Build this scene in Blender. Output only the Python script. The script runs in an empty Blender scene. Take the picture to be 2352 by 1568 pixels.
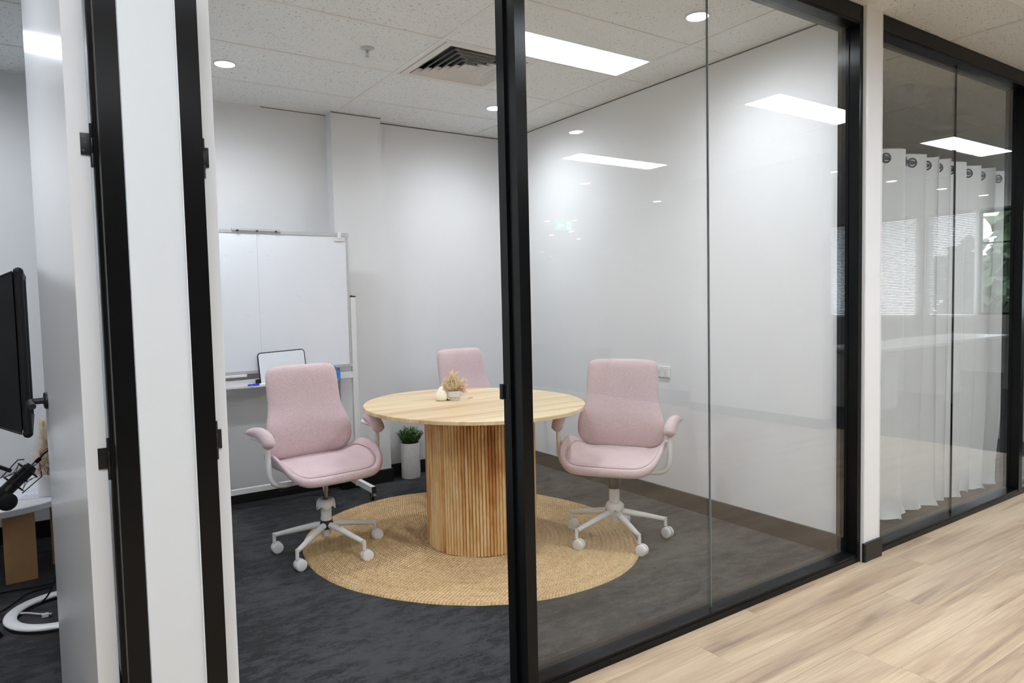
import bpy, bmesh, math, random
from mathutils import Vector, Matrix, noise
random.seed(7)
PI = math.pi
sc = bpy.context.scene
COL = sc.collection

# ------------------------------------------------------------------ camera
F_PX, CAM_H = 1590.0, 1.326
cam = bpy.data.cameras.new('camera')
cam.sensor_width = 36.0
cam.lens = F_PX / 2352 * 36
cam.clip_start = 0.05
cam_o = bpy.data.objects.new('camera', cam)
COL.objects.link(cam_o)
RX = (0.82731112, -0.56129689, -0.02240809)      # picture right in world axes
DN = (-0.04996945, -0.03380209, -0.99817858)     # picture down
FW = (0.55951709, 0.82692395, -0.05601254)       # view direction
cam_o.matrix_world = Matrix(((RX[0], -DN[0], -FW[0], 0), (RX[1], -DN[1], -FW[1], 0), (RX[2], -DN[2], -FW[2], CAM_H), (0, 0, 0, 1)))
sc.camera = cam_o

# ------------------------------------------------------------------ world, exposure
world = bpy.data.worlds.new('world')
sc.world = world
world.use_nodes = True
wn = world.node_tree.nodes
wn['Background'].inputs[0].default_value = (0.80, 0.90, 1.0, 1)
wn['Background'].inputs[1].default_value = 13.0
sc.view_settings.view_transform = 'Standard'
sc.view_settings.look = 'None'
sc.view_settings.gamma = 1
sc.view_settings.use_curve_mapping = False
sc.view_settings.exposure = 0.15
P_ROOM, P_HALL, P_DOWN, P_DOWN_HALL = 20.0, 28.0, 740.0, 300.0
sc.cycles.use_denoising = True
sc.cycles.use_adaptive_sampling = True
sc.cycles.adaptive_threshold = 0.10
sc.cycles.adaptive_min_samples = 16
sc.cycles.max_bounces = 8
sc.cycles.diffuse_bounces = 4
sc.cycles.glossy_bounces = 4
sc.cycles.transparent_max_bounces = 12
sc.cycles.transmission_bounces = 4
sc.cycles.sample_clamp_indirect = 8
sc.cycles.caustics_reflective = False
sc.cycles.caustics_refractive = False
sc.cycles.blur_glossy = 0.5

# ------------------------------------------------------------------ measures (metres; x along the hall, y into the rooms)
CEIL = 2.70
YF, YB = 1.845, 1.955            # glazed front: hall face, room face
YBACK = 4.92                     # back wall
XR0, XR1 = 3.317, 3.467          # wall between meeting room and next room
XL0, XL1 = 0.174, 0.299          # wall between podcast room and meeting room
GX, GY, GS = 1.80, 3.24, 0.605   # ceiling grid
GYH = 1.46

# ------------------------------------------------------------------ materials
def lin(c):
    return tuple(((v / 255) / 12.92 if v <= 10.3 else ((v / 255 + 0.055) / 1.055) ** 2.4) for v in c)

class Mat:
    def __init__(s, name):
        s.m = bpy.data.materials.new(name); s.m.use_nodes = True
        s.t = s.m.node_tree; s.n = s.t.nodes; s.l = s.t.links
        s.b = s.n['Principled BSDF']; s.out = s.n['Material Output']
    def add(s, typ, **kw):
        n = s.n.new(typ)
        for k, v in kw.items():
            if k.startswith('i_'):
                n.inputs[k[2:]].default_value = v
            else:
                setattr(n, k, v)
        return n
    def link(s, a, ao, b, bi): s.l.new(a.outputs[ao], b.inputs[bi])
    def coords(s, scale=(1, 1, 1), rot=(0, 0, 0), rand=False, kind='Object'):
        tc = s.add('ShaderNodeTexCoord'); mp = s.add('ShaderNodeMapping')
        mp.inputs['Scale'].default_value = scale; mp.inputs['Rotation'].default_value = rot
        if rand:
            oi = s.add('ShaderNodeObjectInfo'); ml = s.add('ShaderNodeVectorMath', operation='SCALE')
            cx = s.add('ShaderNodeCombineXYZ')
            for i in range(3): s.link(oi, 'Random', cx, i)
            s.link(cx, 0, ml, 0); ml.inputs['Scale'].default_value = 37.0
            ad = s.add('ShaderNodeVectorMath', operation='ADD')
            s.link(tc, kind, ad, 0); s.link(ml, 0, ad, 1); s.link(ad, 0, mp, 0)
        else:
            s.link(tc, kind, mp, 0)
        return mp
    def noise(s, mp, scale, detail=3, rough=0.5, dist=0.0):
        n = s.add('ShaderNodeTexNoise'); n.inputs['Scale'].default_value = scale; n.inputs['Detail'].default_value = detail
        n.inputs['Roughness'].default_value = rough; n.inputs['Distortion'].default_value = dist
        s.link(mp, 0, n, 'Vector'); return n
    def ramp(s, src, out, stops):
        r = s.add('ShaderNodeValToRGB'); e = r.color_ramp.elements
        while len(e) > len(stops): e.remove(e[-1])
        while len(e) < len(stops): e.new(0.5)
        for k, (p, c) in zip(e, stops):
            k.position = p; k.color = (*c, 1) if len(c) == 3 else c
        s.link(src, out, r, 0); return r
    def mixc(s, a, b, fac, mode='MIX'):
        m = s.add('ShaderNodeMix', data_type='RGBA', blend_type=mode)
        for sock, v in ((6, a), (7, b), (0, fac)):
            if isinstance(v, tuple) and hasattr(v[0], 'outputs'): s.l.new(v[0].outputs[v[1]], m.inputs[sock])
            elif isinstance(v, tuple): m.inputs[sock].default_value = (*v, 1)
            else: m.inputs[sock].default_value = v
        return m
    def bump(s, node, out, strength=0.2, dist=0.01):
        b = s.add('ShaderNodeBump'); b.inputs['Strength'].default_value = strength; b.inputs['Distance'].default_value = dist
        s.link(node, out, b, 'Height'); s.link(b, 0, s.b, 'Normal'); return b
    def base(s, c=None, rough=0.5, metal=0.0, spec=0.5, coat=0.0):
        if c is not None: s.b.inputs['Base Color'].default_value = (*c, 1)
        s.b.inputs['Roughness'].default_value = rough; s.b.inputs['Metallic'].default_value = metal
        s.b.inputs['Specular IOR Level'].default_value = spec; s.b.inputs['Coat Weight'].default_value = coat
        return s

def plain(name, rgb, rough=0.5, metal=0.0, spec=0.5, coat=0.0, var=0.04, scale=30.0, bump=0.0):
    """A plain finish with slight procedural unevenness."""
    m = Mat(name).base(None, rough, metal, spec, coat)
    c = lin(rgb); mp = m.coords(); n = m.noise(mp, scale, 4)
    lo = tuple(v * (1 - var) for v in c); hi = tuple(min(1, v * (1 + var)) for v in c)
    r = m.ramp(n, 0, [(0.3, lo), (0.7, hi)]); m.link(r, 0, m.b, 'Base Color')
    if bump: m.bump(n, 0, bump, 0.002)
    return m.m

def emit(name, rgb, strength, beam=0.0):
    m = Mat(name); m.base((0, 0, 0), 0.5)
    if beam:      # prismatic lens: sends less light out sideways
        g = m.add('ShaderNodeNewGeometry'); d = m.add('ShaderNodeVectorMath', operation='DOT_PRODUCT'); m.link(g, 'Normal', d, 0); m.link(g, 'Incoming', d, 1)
        a = m.add('ShaderNodeMath', operation='ABSOLUTE'); m.link(d, 'Value', a, 0)
        p = m.add('ShaderNodeMath', operation='POWER'); m.link(a, 0, p, 0); p.inputs[1].default_value = beam
        q = m.add('ShaderNodeMath', operation='MULTIPLY'); m.link(p, 0, q, 0); q.inputs[1].default_value = strength
        m.b.inputs['Emission Color'].default_value = (*rgb, 1); m.link(q, 0, m.b, 'Emission Strength')
        return m.m
    m.b.inputs['Emission Color'].default_value = (*rgb, 1); m.b.inputs['Emission Strength'].default_value = strength
    return m.m

M = {}
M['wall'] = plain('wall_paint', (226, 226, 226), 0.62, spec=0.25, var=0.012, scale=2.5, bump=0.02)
M['wall_lit'] = plain('brighter_wall_paint', (238, 238, 238), 0.6, spec=0.25, var=0.01, scale=2.5)  # wall paint lightened for the right wall, extra light put into the colour
M['hall_wall'] = plain('hall_wall_paint', (222, 220, 217), 0.6, spec=0.3, var=0.012, scale=2.5)
M['pier_white'] = plain('white_post_finish', (222, 227, 230), 0.35, spec=0.4, var=0.01, scale=2)
M['door_white'] = plain('satin_door_paint', (243, 245, 246), 0.19, spec=0.5, var=0.01, scale=3)
M['frame'] = plain('black_anodised_frame', (13, 14, 15), 0.28, metal=0.0, spec=0.22, var=0.12, scale=14)
_f = M['frame'].node_tree; _b = _f.nodes['Principled BSDF']; _t = _f.nodes.new('ShaderNodeTangent'); _t.direction_type = 'RADIAL'; _t.axis = 'Z'
_f.links.new(_t.outputs[0], _b.inputs['Tangent']); _b.inputs['Anisotropic'].default_value = 0.75
M['skirt'] = plain('black_skirting', (24, 23, 22), 0.42, var=0.1, scale=10)
M['black'] = plain('black_plastic', (20, 20, 21), 0.4, var=0.1)
M['rubber'] = plain('matte_black', (14, 14, 15), 0.8, var=0.1)
M['white_metal'] = plain('white_powder_coat', (228, 228, 226), 0.32, var=0.015)
M['white_plastic'] = plain('white_plastic', (236, 236, 234), 0.3, var=0.01)
M['chrome'] = plain('chrome', (190, 190, 192), 0.12, metal=1.0, var=0.02)
M['alu'] = plain('brushed_aluminium', (196, 198, 200), 0.35, metal=0.25, var=0.03)
M['dark_chrome'] = plain('dark_chrome', (70, 70, 72), 0.2, metal=0.9)
M['whiteboard'] = plain('whiteboard_enamel', (238, 241, 246), 0.15, spec=0.6, var=0.01, scale=3)
M['ink'] = plain('faded_ink', (150, 158, 170), 0.7)
M['blue'] = plain('blue_plastic', (60, 140, 215), 0.5)
M['navy'] = plain('blue_marker_plastic', (28, 40, 190), 0.35)
M['red'] = plain('red_orange_plastic', (238, 78, 40), 0.45)
M['cream'] = plain('cream_wax', (246, 240, 220), 0.45, var=0.02)
M['ceramic'] = plain('speckled_ceramic', (216, 214, 206), 0.4, var=0.09, scale=120)
M['pot'] = plain('matte_white_ceramic', (204, 202, 197), 0.5, var=0.03)
M['marble'] = plain('white_marble', (226, 228, 230), 0.15, var=0.06, scale=7)
M['paper'] = plain('paper', (226, 222, 236), 0.8, var=0.01)
M['gold'] = plain('olive_ink', (120, 112, 70), 0.7)
M['softbox'] = plain('black_nylon', (22, 23, 25), 0.55, spec=0.4, var=0.3, scale=9)
M['softbox_in'] = plain('grey_nylon_panel', (92, 95, 98), 0.5, var=0.1, scale=12)
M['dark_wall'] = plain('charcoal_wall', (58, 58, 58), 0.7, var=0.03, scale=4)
M['gap'] = plain('ceiling_gap', (92, 90, 86), 0.8)  # dark tone for the painted shadow line under the ceiling
M['plenum'] = plain('plenum_black', (16, 16, 17), 0.8)
M['soil'] = plain('soil', (50, 42, 34), 0.9, var=0.3, scale=60)
M['leaf'] = plain('leaf_green', (72, 108, 46), 0.5, var=0.45, scale=35)
M['tree'] = plain('tree_leaves', (46, 66, 40), 0.7, var=0.5, scale=3)
M['outdoor'] = plain('outdoor_paving', (120, 120, 114), 0.8)


def mk_petal(name, rgb):
    m = Mat(name); m.n.remove(m.b); mp = m.coords(); n = m.noise(mp, 70, 3); c = lin(rgb)
    r = m.ramp(n, 0, [(0.3, tuple(v * 0.82 for v in c)), (0.7, c)])
    d = m.add('ShaderNodeBsdfDiffuse'); t = m.add('ShaderNodeBsdfTranslucent'); x = m.add('ShaderNodeMixShader'); x.inputs[0].default_value = 0.45
    m.link(r, 0, d, 0); m.link(r, 0, t, 0); m.link(d, 0, x, 1); m.link(t, 0, x, 2); m.link(x, 0, m.out, 0); return m.m
M['straw_in'] = mk_petal('dried_grass_tan', (255, 240, 206))
M['pampas'] = mk_petal('pampas_cream', (255, 242, 220))
M['blush'] = mk_petal('dried_flower_blush', (255, 232, 220))
M['cable'] = M['rubber']
M['green_sign'] = emit('exit_sign_green', (0.05, 0.75, 0.42), 1.6)
M['sign_white'] = emit('exit_sign_white', (0.75, 1.0, 0.85), 2.6)
M['panel'] = emit('light_panel_diffuser', (0.94, 0.98, 1.04), P_ROOM, 1.2)
M['panel_hall'] = emit('hall_panel_diffuser', (0.89, 0.97, 1.07), P_HALL, 0.4)
M['down'] = emit('downlight_lens', (0.92, 0.98, 1.06), P_DOWN, 1.2)
M['down_hall'] = emit('hall_downlight_lens', (0.94, 0.97, 1.02), P_DOWN_HALL, 0.7)

def mk_glass():
    m = Mat('clear_glass'); m.n.remove(m.b)
    g = m.add('ShaderNodeNewGeometry'); a = m.add('ShaderNodeMath', operation='MULTIPLY_ADD')
    m.link(g, 'Backfacing', a, 0); a.inputs[1].default_value = (1 / 1.52 - 1.52); a.inputs[2].default_value = 1.52
    f = m.add('ShaderNodeFresnel'); m.link(a, 0, f, 'IOR')
    t = m.add('ShaderNodeBsdfTransparent'); t.inputs[0].default_value = (0.986, 0.993, 0.989, 1)
    gl = m.add('ShaderNodeBsdfGlossy'); gl.inputs['Roughness'].default_value = 0.0; gl.inputs[0].default_value = (1, 1, 1, 1)
    mx = m.add('ShaderNodeMixShader'); m.link(f, 0, mx, 0); m.link(t, 0, mx, 1); m.link(gl, 0, mx, 2); m.link(mx, 0, m.out, 0)
    return m.m
M['glass'] = mk_glass()
M['glass_edge'] = plain('silicone_joint', (134, 142, 146), 0.15, spec=0.8)

def mk_ceiling():
    m = Mat('mineral_fibre_tile').base(None, 0.85, spec=0.15)
    mp = m.coords((1, 1, 1), rand=True)
    n1 = m.noise(mp, 95, 2, 0.6, 0.6); n2 = m.noise(mp, 420, 2)
    pit = m.ramp(n1, 0, [(0.31, (0, 0, 0)), (0.37, (1, 1, 1))]); pin = m.ramp(n2, 0, [(0.30, (0, 0, 0)), (0.40, (1, 1, 1))])
    mul = m.mixc((pit, 0), (pin, 0), 1.0, 'MULTIPLY')
    c = m.mixc(lin((164, 161, 155)), lin((241, 243, 242)), (mul, 2)); m.link(c, 2, m.b, 'Base Color')
    m.bump(mul, 2, 0.35, 0.002)
    return m.m
M['tile'] = mk_ceiling()
M['grid'] = plain('ceiling_grid_enamel', (234, 232, 228), 0.5, var=0.01)
M['vent'] = plain('vent_enamel', (226, 223, 218), 0.45, var=0.01)

def mk_carpet():
    m = Mat('charcoal_carpet').base(None, 0.95, spec=0.1)
    m.b.inputs['Sheen Weight'].default_value = 0.15
    mp = m.coords((1, 1, 1)); mps = m.coords((3.2, 6.4, 1), rot=(0, 0, 0.06)); mpb = m.coords((1, 1.0, 1))
    st = m.noise(mps, 2.6, 12, 0.80, 0.2); big = m.noise(mpb, 1.3, 3); fine = m.noise(mp, 330, 3, 0.8); mid = m.noise(mp, 95, 4, 0.75)
    s1 = m.add('ShaderNodeMath', operation='MULTIPLY_ADD'); m.link(big, 0, s1, 0); s1.inputs[1].default_value = 0.45; m.link(st, 0, s1, 2)
    s2 = m.add('ShaderNodeMath', operation='MULTIPLY_ADD'); m.link(mid, 0, s2, 0); s2.inputs[1].default_value = 0.35; m.link(s1, 0, s2, 2)
    r = m.ramp(s2, 0, [(0.860, lin((18, 19, 20))), (0.900, lin((45, 46, 48))), (0.99, lin((60, 61, 64)))])
    f = m.ramp(fine, 0, [(0.33, (0.6, 0.6, 0.6)), (0.67, (1.35, 1.35, 1.35))])
    c = m.mixc((r, 0), (f, 0), 1.0, 'MULTIPLY'); m.link(c, 2, m.b, 'Base Color')
    m.bump(fine, 0, 0.6, 0.004)
    return m.m
M['carpet'] = mk_carpet()

def mk_oak():
    m = Mat('light_oak_plank').base(None, 0.38, spec=0.4)
    mpl = m.coords((0.42, 5.5, 1), rand=True); mpf = m.coords((2.4, 85, 1), rand=True); mpk = m.coords((1.5, 6.0, 1), rand=True)
    a = m.noise(mpl, 1.5, 9, 0.60, 0.7); f = m.noise(mpf, 1.4, 4, 0.6); k = m.noise(mpk, 1.0, 2, 0.5, 0.6)
    col = m.ramp(a, 0, [(0.30, lin((146, 126, 110))), (0.41, lin((184, 159, 133))), (0.52, lin((202, 179, 150))), (0.72, lin((214, 194, 165)))])
    gr = m.ramp(f, 0, [(0.30, (0.80, 0.79, 0.78)), (0.62, (1.04, 1.04, 1.04))])
    c = m.mixc((col, 0), (gr, 0), 1.0, 'MULTIPLY')
    kn = m.ramp(k, 0, [(0.20, (0.60, 0.55, 0.52)), (0.31, (1, 1, 1))])
    c2 = m.mixc((c, 2), (kn, 0), 0.8, 'MULTIPLY')
    oi = m.add('ShaderNodeObjectInfo'); tint = m.ramp(oi, 'Random', [(0.0, (0.93, 0.93, 0.94)), (1.0, (1.04, 1.03, 1.0))])
    c3 = m.mixc((c2, 2), (tint, 0), 1.0, 'MULTIPLY'); m.link(c3, 2, m.b, 'Base Color'); m.bump(f, 0, 0.06, 0.001)
    return m.m
M['oak'] = mk_oak()

def mk_tabletop():
    m = Mat('pale_mango_wood').base(None, 0.33, spec=0.4)
    mpb = m.coords((0.5, 7.5, 1), rot=(0, 0, -0.24)); mpf = m.coords((2.0, 60, 1), rot=(0, 0, -0.24))
    b = m.noise(mpb, 1.3, 4, 0.55, 0.5); f = m.noise(mpf, 1.6, 4, 0.6)
    col = m.ramp(b, 0, [(0.30, lin((186, 148, 108))), (0.42, lin((214, 184, 142))), (0.56, lin((230, 208, 166))), (0.72, lin((238, 220, 184)))])
    g = m.ramp(f, 0, [(0.3, (0.90, 0.88, 0.85)), (0.65, (1.03, 1.03, 1.03))])
    c = m.mixc((col, 0), (g, 0), 1.0, 'MULTIPLY'); m.link(c, 2, m.b, 'Base Color'); m.bump(f, 0, 0.05, 0.001)
    return m.m
M['tabletop'] = mk_tabletop()

def mk_slat():
    m = Mat('warm_wood_slat').base(None, 0.42, spec=0.35)
    mp = m.coords((34, 34, 2.6), rand=True); n = m.noise(mp, 1.2, 4, 0.6, 0.8)
    # neighbouring slats come from the same board: tone drifts round and up the drum
    oi = m.add('ShaderNodeObjectInfo'); tc = m.add('ShaderNodeTexCoord'); sx = m.add('ShaderNodeSeparateXYZ'); m.link(tc, 'Object', sx, 0)
    cz = m.add('ShaderNodeCombineXYZ'); m.link(sx, 2, cz, 2); ad = m.add('ShaderNodeVectorMath', operation='ADD'); m.link(oi, 'Location', ad, 0); m.link(cz, 0, ad, 1)
    mm_ = m.add('ShaderNodeMapping'); m.link(ad, 0, mm_, 0); mm_.inputs['Scale'].default_value = (11, 11, 2.6)
    nb = m.noise(mm_, 1.0, 3, 0.6, 0.6)
    mixv = m.add('ShaderNodeMath', operation='MULTIPLY_ADD'); m.link(oi, 'Random', mixv, 0); mixv.inputs[1].default_value = 0.20; m.link(nb, 0, mixv, 2)
    mix2 = m.add('ShaderNodeMath', operation='MULTIPLY_ADD'); m.link(n, 0, mix2, 0); mix2.inputs[1].default_value = 0.40; m.link(mixv, 0, mix2, 2)
    col = m.ramp(mix2, 0, [(0.55, lin((180, 116, 62))), (0.70, lin((216, 162, 102))), (0.84, lin((232, 190, 132))), (0.98, lin((242, 214, 164)))])
    m.link(col, 0, m.b, 'Base Color'); m.bump(n, 0, 0.08, 0.001)
    return m.m
M['slat'] = mk_slat()
M['slat_gap'] = plain('pedestal_core', (112, 76, 46), 0.7)
M['warm_wood'] = plain('orange_brown_veneer', (200, 152, 104), 0.45, var=0.12, scale=8)

def mk_fabric():
    m = Mat('pink_wool_blend').base(None, 0.92, spec=0.12)
    m.b.inputs['Sheen Weight'].default_value = 0.25; m.b.inputs['Sheen Roughness'].default_value = 0.4
    mp = m.coords((1, 1, 0.30)); mp2 = m.coords(); n = m.noise(mp, 260, 3, 0.7); n2 = m.noise(mp2, 900, 2); n3 = m.noise(mp2, 6, 2)
    c = m.ramp(n, 0, [(0.30, lin((198, 173, 174))), (0.70, lin((220, 200, 201)))])
    d = m.ramp(n3, 0, [(0.3, (0.96, 0.96, 0.97)), (0.7, (1.02, 1.01, 1.0))])
    cc = m.mixc((c, 0), (d, 0), 1.0, 'MULTIPLY'); m.link(cc, 2, m.b, 'Base Color'); m.bump(n2, 0, 0.35, 0.001)
    return m.m
M['fabric'] = mk_fabric()

def mk_jute():
    m = Mat('braided_jute').base(None, 0.9, spec=0.1)
    tc = m.add('ShaderNodeTexCoord'); sp = m.add('ShaderNodeSeparateXYZ'); m.link(tc, 'UV', sp, 0)
    # u runs along the braid in metres, v is the ring number
    mp = m.add('ShaderNodeMapping'); m.link(tc, 'UV', mp, 0); mp.inputs['Scale'].default_value = (60, 3, 1)
    n = m.noise(mp, 1.0, 3, 0.7)
    mp2 = m.add('ShaderNodeMapping'); m.link(tc, 'UV', mp2, 0); mp2.inputs['Scale'].default_value = (2.2, 0.6, 1)
    n2 = m.noise(mp2, 1.0, 3, 0.6)
    ph = m.add('ShaderNodeMath', operation='MULTIPLY_ADD'); m.link(sp, 1, ph, 0); ph.inputs[1].default_value = 0.42
    su = m.add('ShaderNodeMath', operation='MULTIPLY'); m.link(sp, 0, su, 0); su.inputs[1].default_value = 60.0; m.link(su, 0, ph, 2)
    sn = m.add('ShaderNodeMath', operation='SINE'); ml = m.add('ShaderNodeMath', operation='MULTIPLY'); m.link(ph, 0, ml, 0); ml.inputs[1].default_value = 2 * PI
    m.link(ml, 0, sn, 0)
    c1 = m.ramp(n, 0, [(0.22, lin((124, 98, 68))), (0.38, lin((206, 174, 130))), (0.60, lin((230, 202, 158))), (0.82, lin((246, 228, 194)))])
    c2 = m.ramp(n2, 0, [(0.32, (0.90, 0.84, 0.78)), (0.66, (1.05, 1.05, 1.03))])
    c3 = m.ramp(sn, 0, [(0.0, (0.84, 0.82, 0.80)), (0.6, (1.06, 1.06, 1.06))])
    a = m.mixc((c1, 0), (c2, 0), 1.0, 'MULTIPLY'); b = m.mixc((a, 2), (c3, 0), 0.8, 'MULTIPLY'); m.link(b, 2, m.b, 'Base Color')
    m.bump(sn, 0, 0.8, 0.004)
    return m.m
M['jute'] = mk_jute()

def mk_sheer(name, transp):
    m = Mat(name); m.n.remove(m.b)
    mp = m.coords((1, 1, 1)); n = m.noise(mp, 1400, 1)
    d = m.add('ShaderNodeBsdfDiffuse'); d.inputs[0].default_value = (0.95, 0.965, 0.965, 1)
    tl = m.add('ShaderNodeBsdfTranslucent'); tl.inputs[0].default_value = (0.93, 0.95, 0.95, 1)
    tp = m.add('ShaderNodeBsdfTransparent')
    a = m.add('ShaderNodeMixShader'); a.inputs[0].default_value = 0.12; m.link(d, 0, a, 1); m.link(tl, 0, a, 2)
    r = m.ramp(n, 0, [(0.4, (transp - 0.06,) * 3), (0.6, (transp + 0.06,) * 3)])
    b = m.add('ShaderNodeMixShader'); m.link(r, 0, b, 0); m.link(a, 0, b, 1); m.link(tp, 0, b, 2); m.link(b, 0, m.out, 0)
    return m.m
M['sheer'] = mk_sheer('sheer_voile', 0.06)
M['blind'] = mk_sheer('blind_slat', 0.02)
M['sheer_band'] = mk_sheer('sheer_voile_hem', 0.06)

# ------------------------------------------------------------------ mesh helpers
def new(): return bmesh.new()
def V(*a): return Vector(a)

def box(bm, x0, x1, y0, y1, z0, z1, bev=0.0, mtx=None):
    vs = [bm.verts.new((x, y, z)) for x in (x0, x1) for y in (y0, y1) for z in (z0, z1)]
    idx = [(0, 1, 3, 2), (4, 6, 7, 5), (0, 4, 5, 1), (2, 3, 7, 6), (0, 2, 6, 4), (1, 5, 7, 3)]
    fs = [bm.faces.new([vs[i] for i in f]) for f in idx]
    if bev > 0:
        es = list({e for f in fs for e in f.edges})
        r = bmesh.ops.bevel(bm, geom=es, offset=bev, segments=2, profile=0.6, affect='EDGES')
        if mtx is not None: bmesh.ops.transform(bm, matrix=mtx, verts=list({v for f in r['faces'] for v in f.verts} | {v for v in vs if v.is_valid}))
    elif mtx is not None: bmesh.ops.transform(bm, matrix=mtx, verts=vs)
    return bm

def prism(bm, pts, axis, a, b):
    """Extrude a 2D polygon (list of pairs) along axis from a to b. The pairs fill the two other axes in order."""
    def mk(p, t):
        q = list(p); q.insert(axis, t); return bm.verts.new(q)
    A = [mk(p, a) for p in pts]; B = [mk(p, b) for p in pts]
    n = len(pts); bm.faces.new(A); bm.faces.new(list(reversed(B)))
    for i in range(n): bm.faces.new((A[i], B[i], B[(i + 1) % n], A[(i + 1) % n]))
    return bm

def ring_faces(bm, rings, closed=True, cap=True):
    n = len(rings[0])
    for a, b in zip(rings, rings[1:]):
        for i in range(n if closed else n - 1):
            j = (i + 1) % n
            bm.faces.new((a[i], a[j], b[j], b[i]))
    if cap:
        try: bm.faces.new(list(reversed(rings[0])))
        except ValueError: pass
        try: bm.faces.new(rings[-1])
        except ValueError: pass

def frames(pts):
    pts = [Vector(p) for p in pts]; out = []; up = None
    for i, p in enumerate(pts):
        if i == 0: t = pts[1] - p
        elif i == len(pts) - 1: t = p - pts[i - 1]
        else: t = (pts[i + 1] - p).normalized() + (p - pts[i - 1]).normalized()
        t.normalize()
        if up is None:
            up = Vector((0, 0, 1)) if abs(t.z) < 0.9 else Vector((1, 0, 0))
        s = t.cross(up)
        if s.length < 1e-6: s = t.orthogonal()
        s.normalize(); up = s.cross(t).normalized()
        out.append((p, s, up))
    return out

def tube(bm, pts, r, seg=12, flat=1.0, cap=True):
    """r: number or list per point; flat squeezes the section along its second axis."""
    rings = []
    for i, (p, s, u) in enumerate(frames(pts)):
        rr = r[i] if isinstance(r, (list, tuple)) else r
        rings.append([bm.verts.new(p + s * math.cos(2 * PI * k / seg) * rr + u * math.sin(2 * PI * k / seg) * rr * flat) for k in range(seg)])
    ring_faces(bm, rings, True, cap)
    return bm

def bez(a, b, c, d, n=10):
    a, b, c, d = map(Vector, (a, b, c, d)); o = []
    for i in range(n + 1):
        t = i / n; o.append(a * (1 - t) ** 3 + b * 3 * t * (1 - t) ** 2 + c * 3 * t * t * (1 - t) + d * t ** 3)
    return o

def smooth(pts, n=6):
    """Catmull-Rom through the points."""
    P = [Vector(p) for p in pts]; P = [2 * P[0] - P[1]] + P + [2 * P[-1] - P[-2]]; o = []
    for i in range(1, len(P) - 2):
        for k in range(n):
            t = k / n
            o.append(0.5 * ((2 * P[i]) + (P[i + 1] - P[i - 1]) * t + (2 * P[i - 1] - 5 * P[i] + 4 * P[i + 1] - P[i + 2]) * t * t + (3 * P[i] - P[i - 1] - 3 * P[i + 1] + P[i + 2]) * t ** 3))
    o.append(P[-2]); return o

def lathe(bm, prof, seg=32, c=(0, 0, 0), cap=True):
    rings = []
    for r, z in prof:
        rings.append([bm.verts.new((c[0] + max(r, 1e-4) * math.cos(2 * PI * k / seg), c[1] + max(r, 1e-4) * math.sin(2 * PI * k / seg), c[2] + z)) for k in range(seg)])
    ring_faces(bm, rings, True, cap); return bm

def ball(bm, c, r, sub=2, sc3=(1, 1, 1)):
    m = Matrix.Translation(c) @ Matrix.Diagonal((r * sc3[0], r * sc3[1], r * sc3[2], 1))
    bmesh.ops.create_icosphere(bm, subdivisions=sub, radius=1, matrix=m); return bm

def pillow(bm, outline, fn, rs=(0.0, 0.25, 0.5, 0.7, 0.84, 0.92, 0.97, 1.0), top=None, bot=None):
    """Padded slab: outline pts (2D) about the origin; top(r), bot(r) give the half thickness; fn(a, b, h) -> 3D point."""
    n = len(outline)
    def ring(r, h): return [bm.verts.new(fn(p[0] * r, p[1] * r, h)) for p in outline]
    rings = []
    ct = bm.verts.new(fn(0, 0, top(0))); cb = bm.verts.new(fn(0, 0, -bot(0)))
    up = [ring(r, top(r)) for r in rs[1:]]
    dn = [ring(r, -bot(r)) for r in reversed(rs[1:-1])]
    rings = up + dn
    for a, b in zip(rings, rings[1:]):
        for i in range(n): bm.faces.new((a[i], b[i], b[(i + 1) % n], a[(i + 1) % n]))
    for i in range(n):
        bm.faces.new((ct, up[0][i], up[0][(i + 1) % n])); bm.faces.new((cb, dn[-1][(i + 1) % n], dn[-1][i]))
    return bm

def link(name, data, parent=None, loc=None):
    o = bpy.data.objects.new(name, data); COL.objects.link(o)
    if parent is not None: o.parent = parent
    if loc is not None: o.location = loc
    return o

def finish(name, bm, mat, smooth_deg=None):
    bmesh.ops.recalc_face_normals(bm, faces=bm.faces)
    me = bpy.data.meshes.new(name); bm.to_mesh(me); bm.free()
    for m in (mat if isinstance(mat, (list, tuple)) else [mat]): me.materials.append(m)
    if smooth_deg:
        me.shade_smooth()
        if smooth_deg < 180: me.set_sharp_from_angle(angle=math.radians(smooth_deg))
    return me

def obj(name, bm, mat, parent=None, loc=None, sm=None):
    return link(name, finish(name, bm, mat, sm), parent, loc)

def thing(name, label, cat, loc=(0, 0, 0), rotz=0.0, group=None):
    o = link(name, None); o.location = loc; o.rotation_euler = (0, 0, rotz)
    o['label'] = label; o['category'] = cat
    if group: o['group'] = group
    return o

def tag(o, label, cat, group=None):
    o['label'] = label; o['category'] = cat
    if group: o['group'] = group
    return o

def struct(name, bm=None, mat=None, label=None, sm=None):
    o = obj(name, bm, mat, None, None, sm) if bm is not None else link(name, None)
    o['kind'] = 'structure'; o['label'] = label; o['category'] = name.split('_')[0].split('.')[0]
    return o

def bxs(*boxes):
    bm = new()
    for b in boxes: box(bm, *b)
    return bm

def copy_tree(o, parent=None):
    c = o.copy(); COL.objects.link(c)
    if parent is not None:
        c.parent = parent
    for ch in list(o.children): copy_tree(ch, c)
    return c

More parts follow.
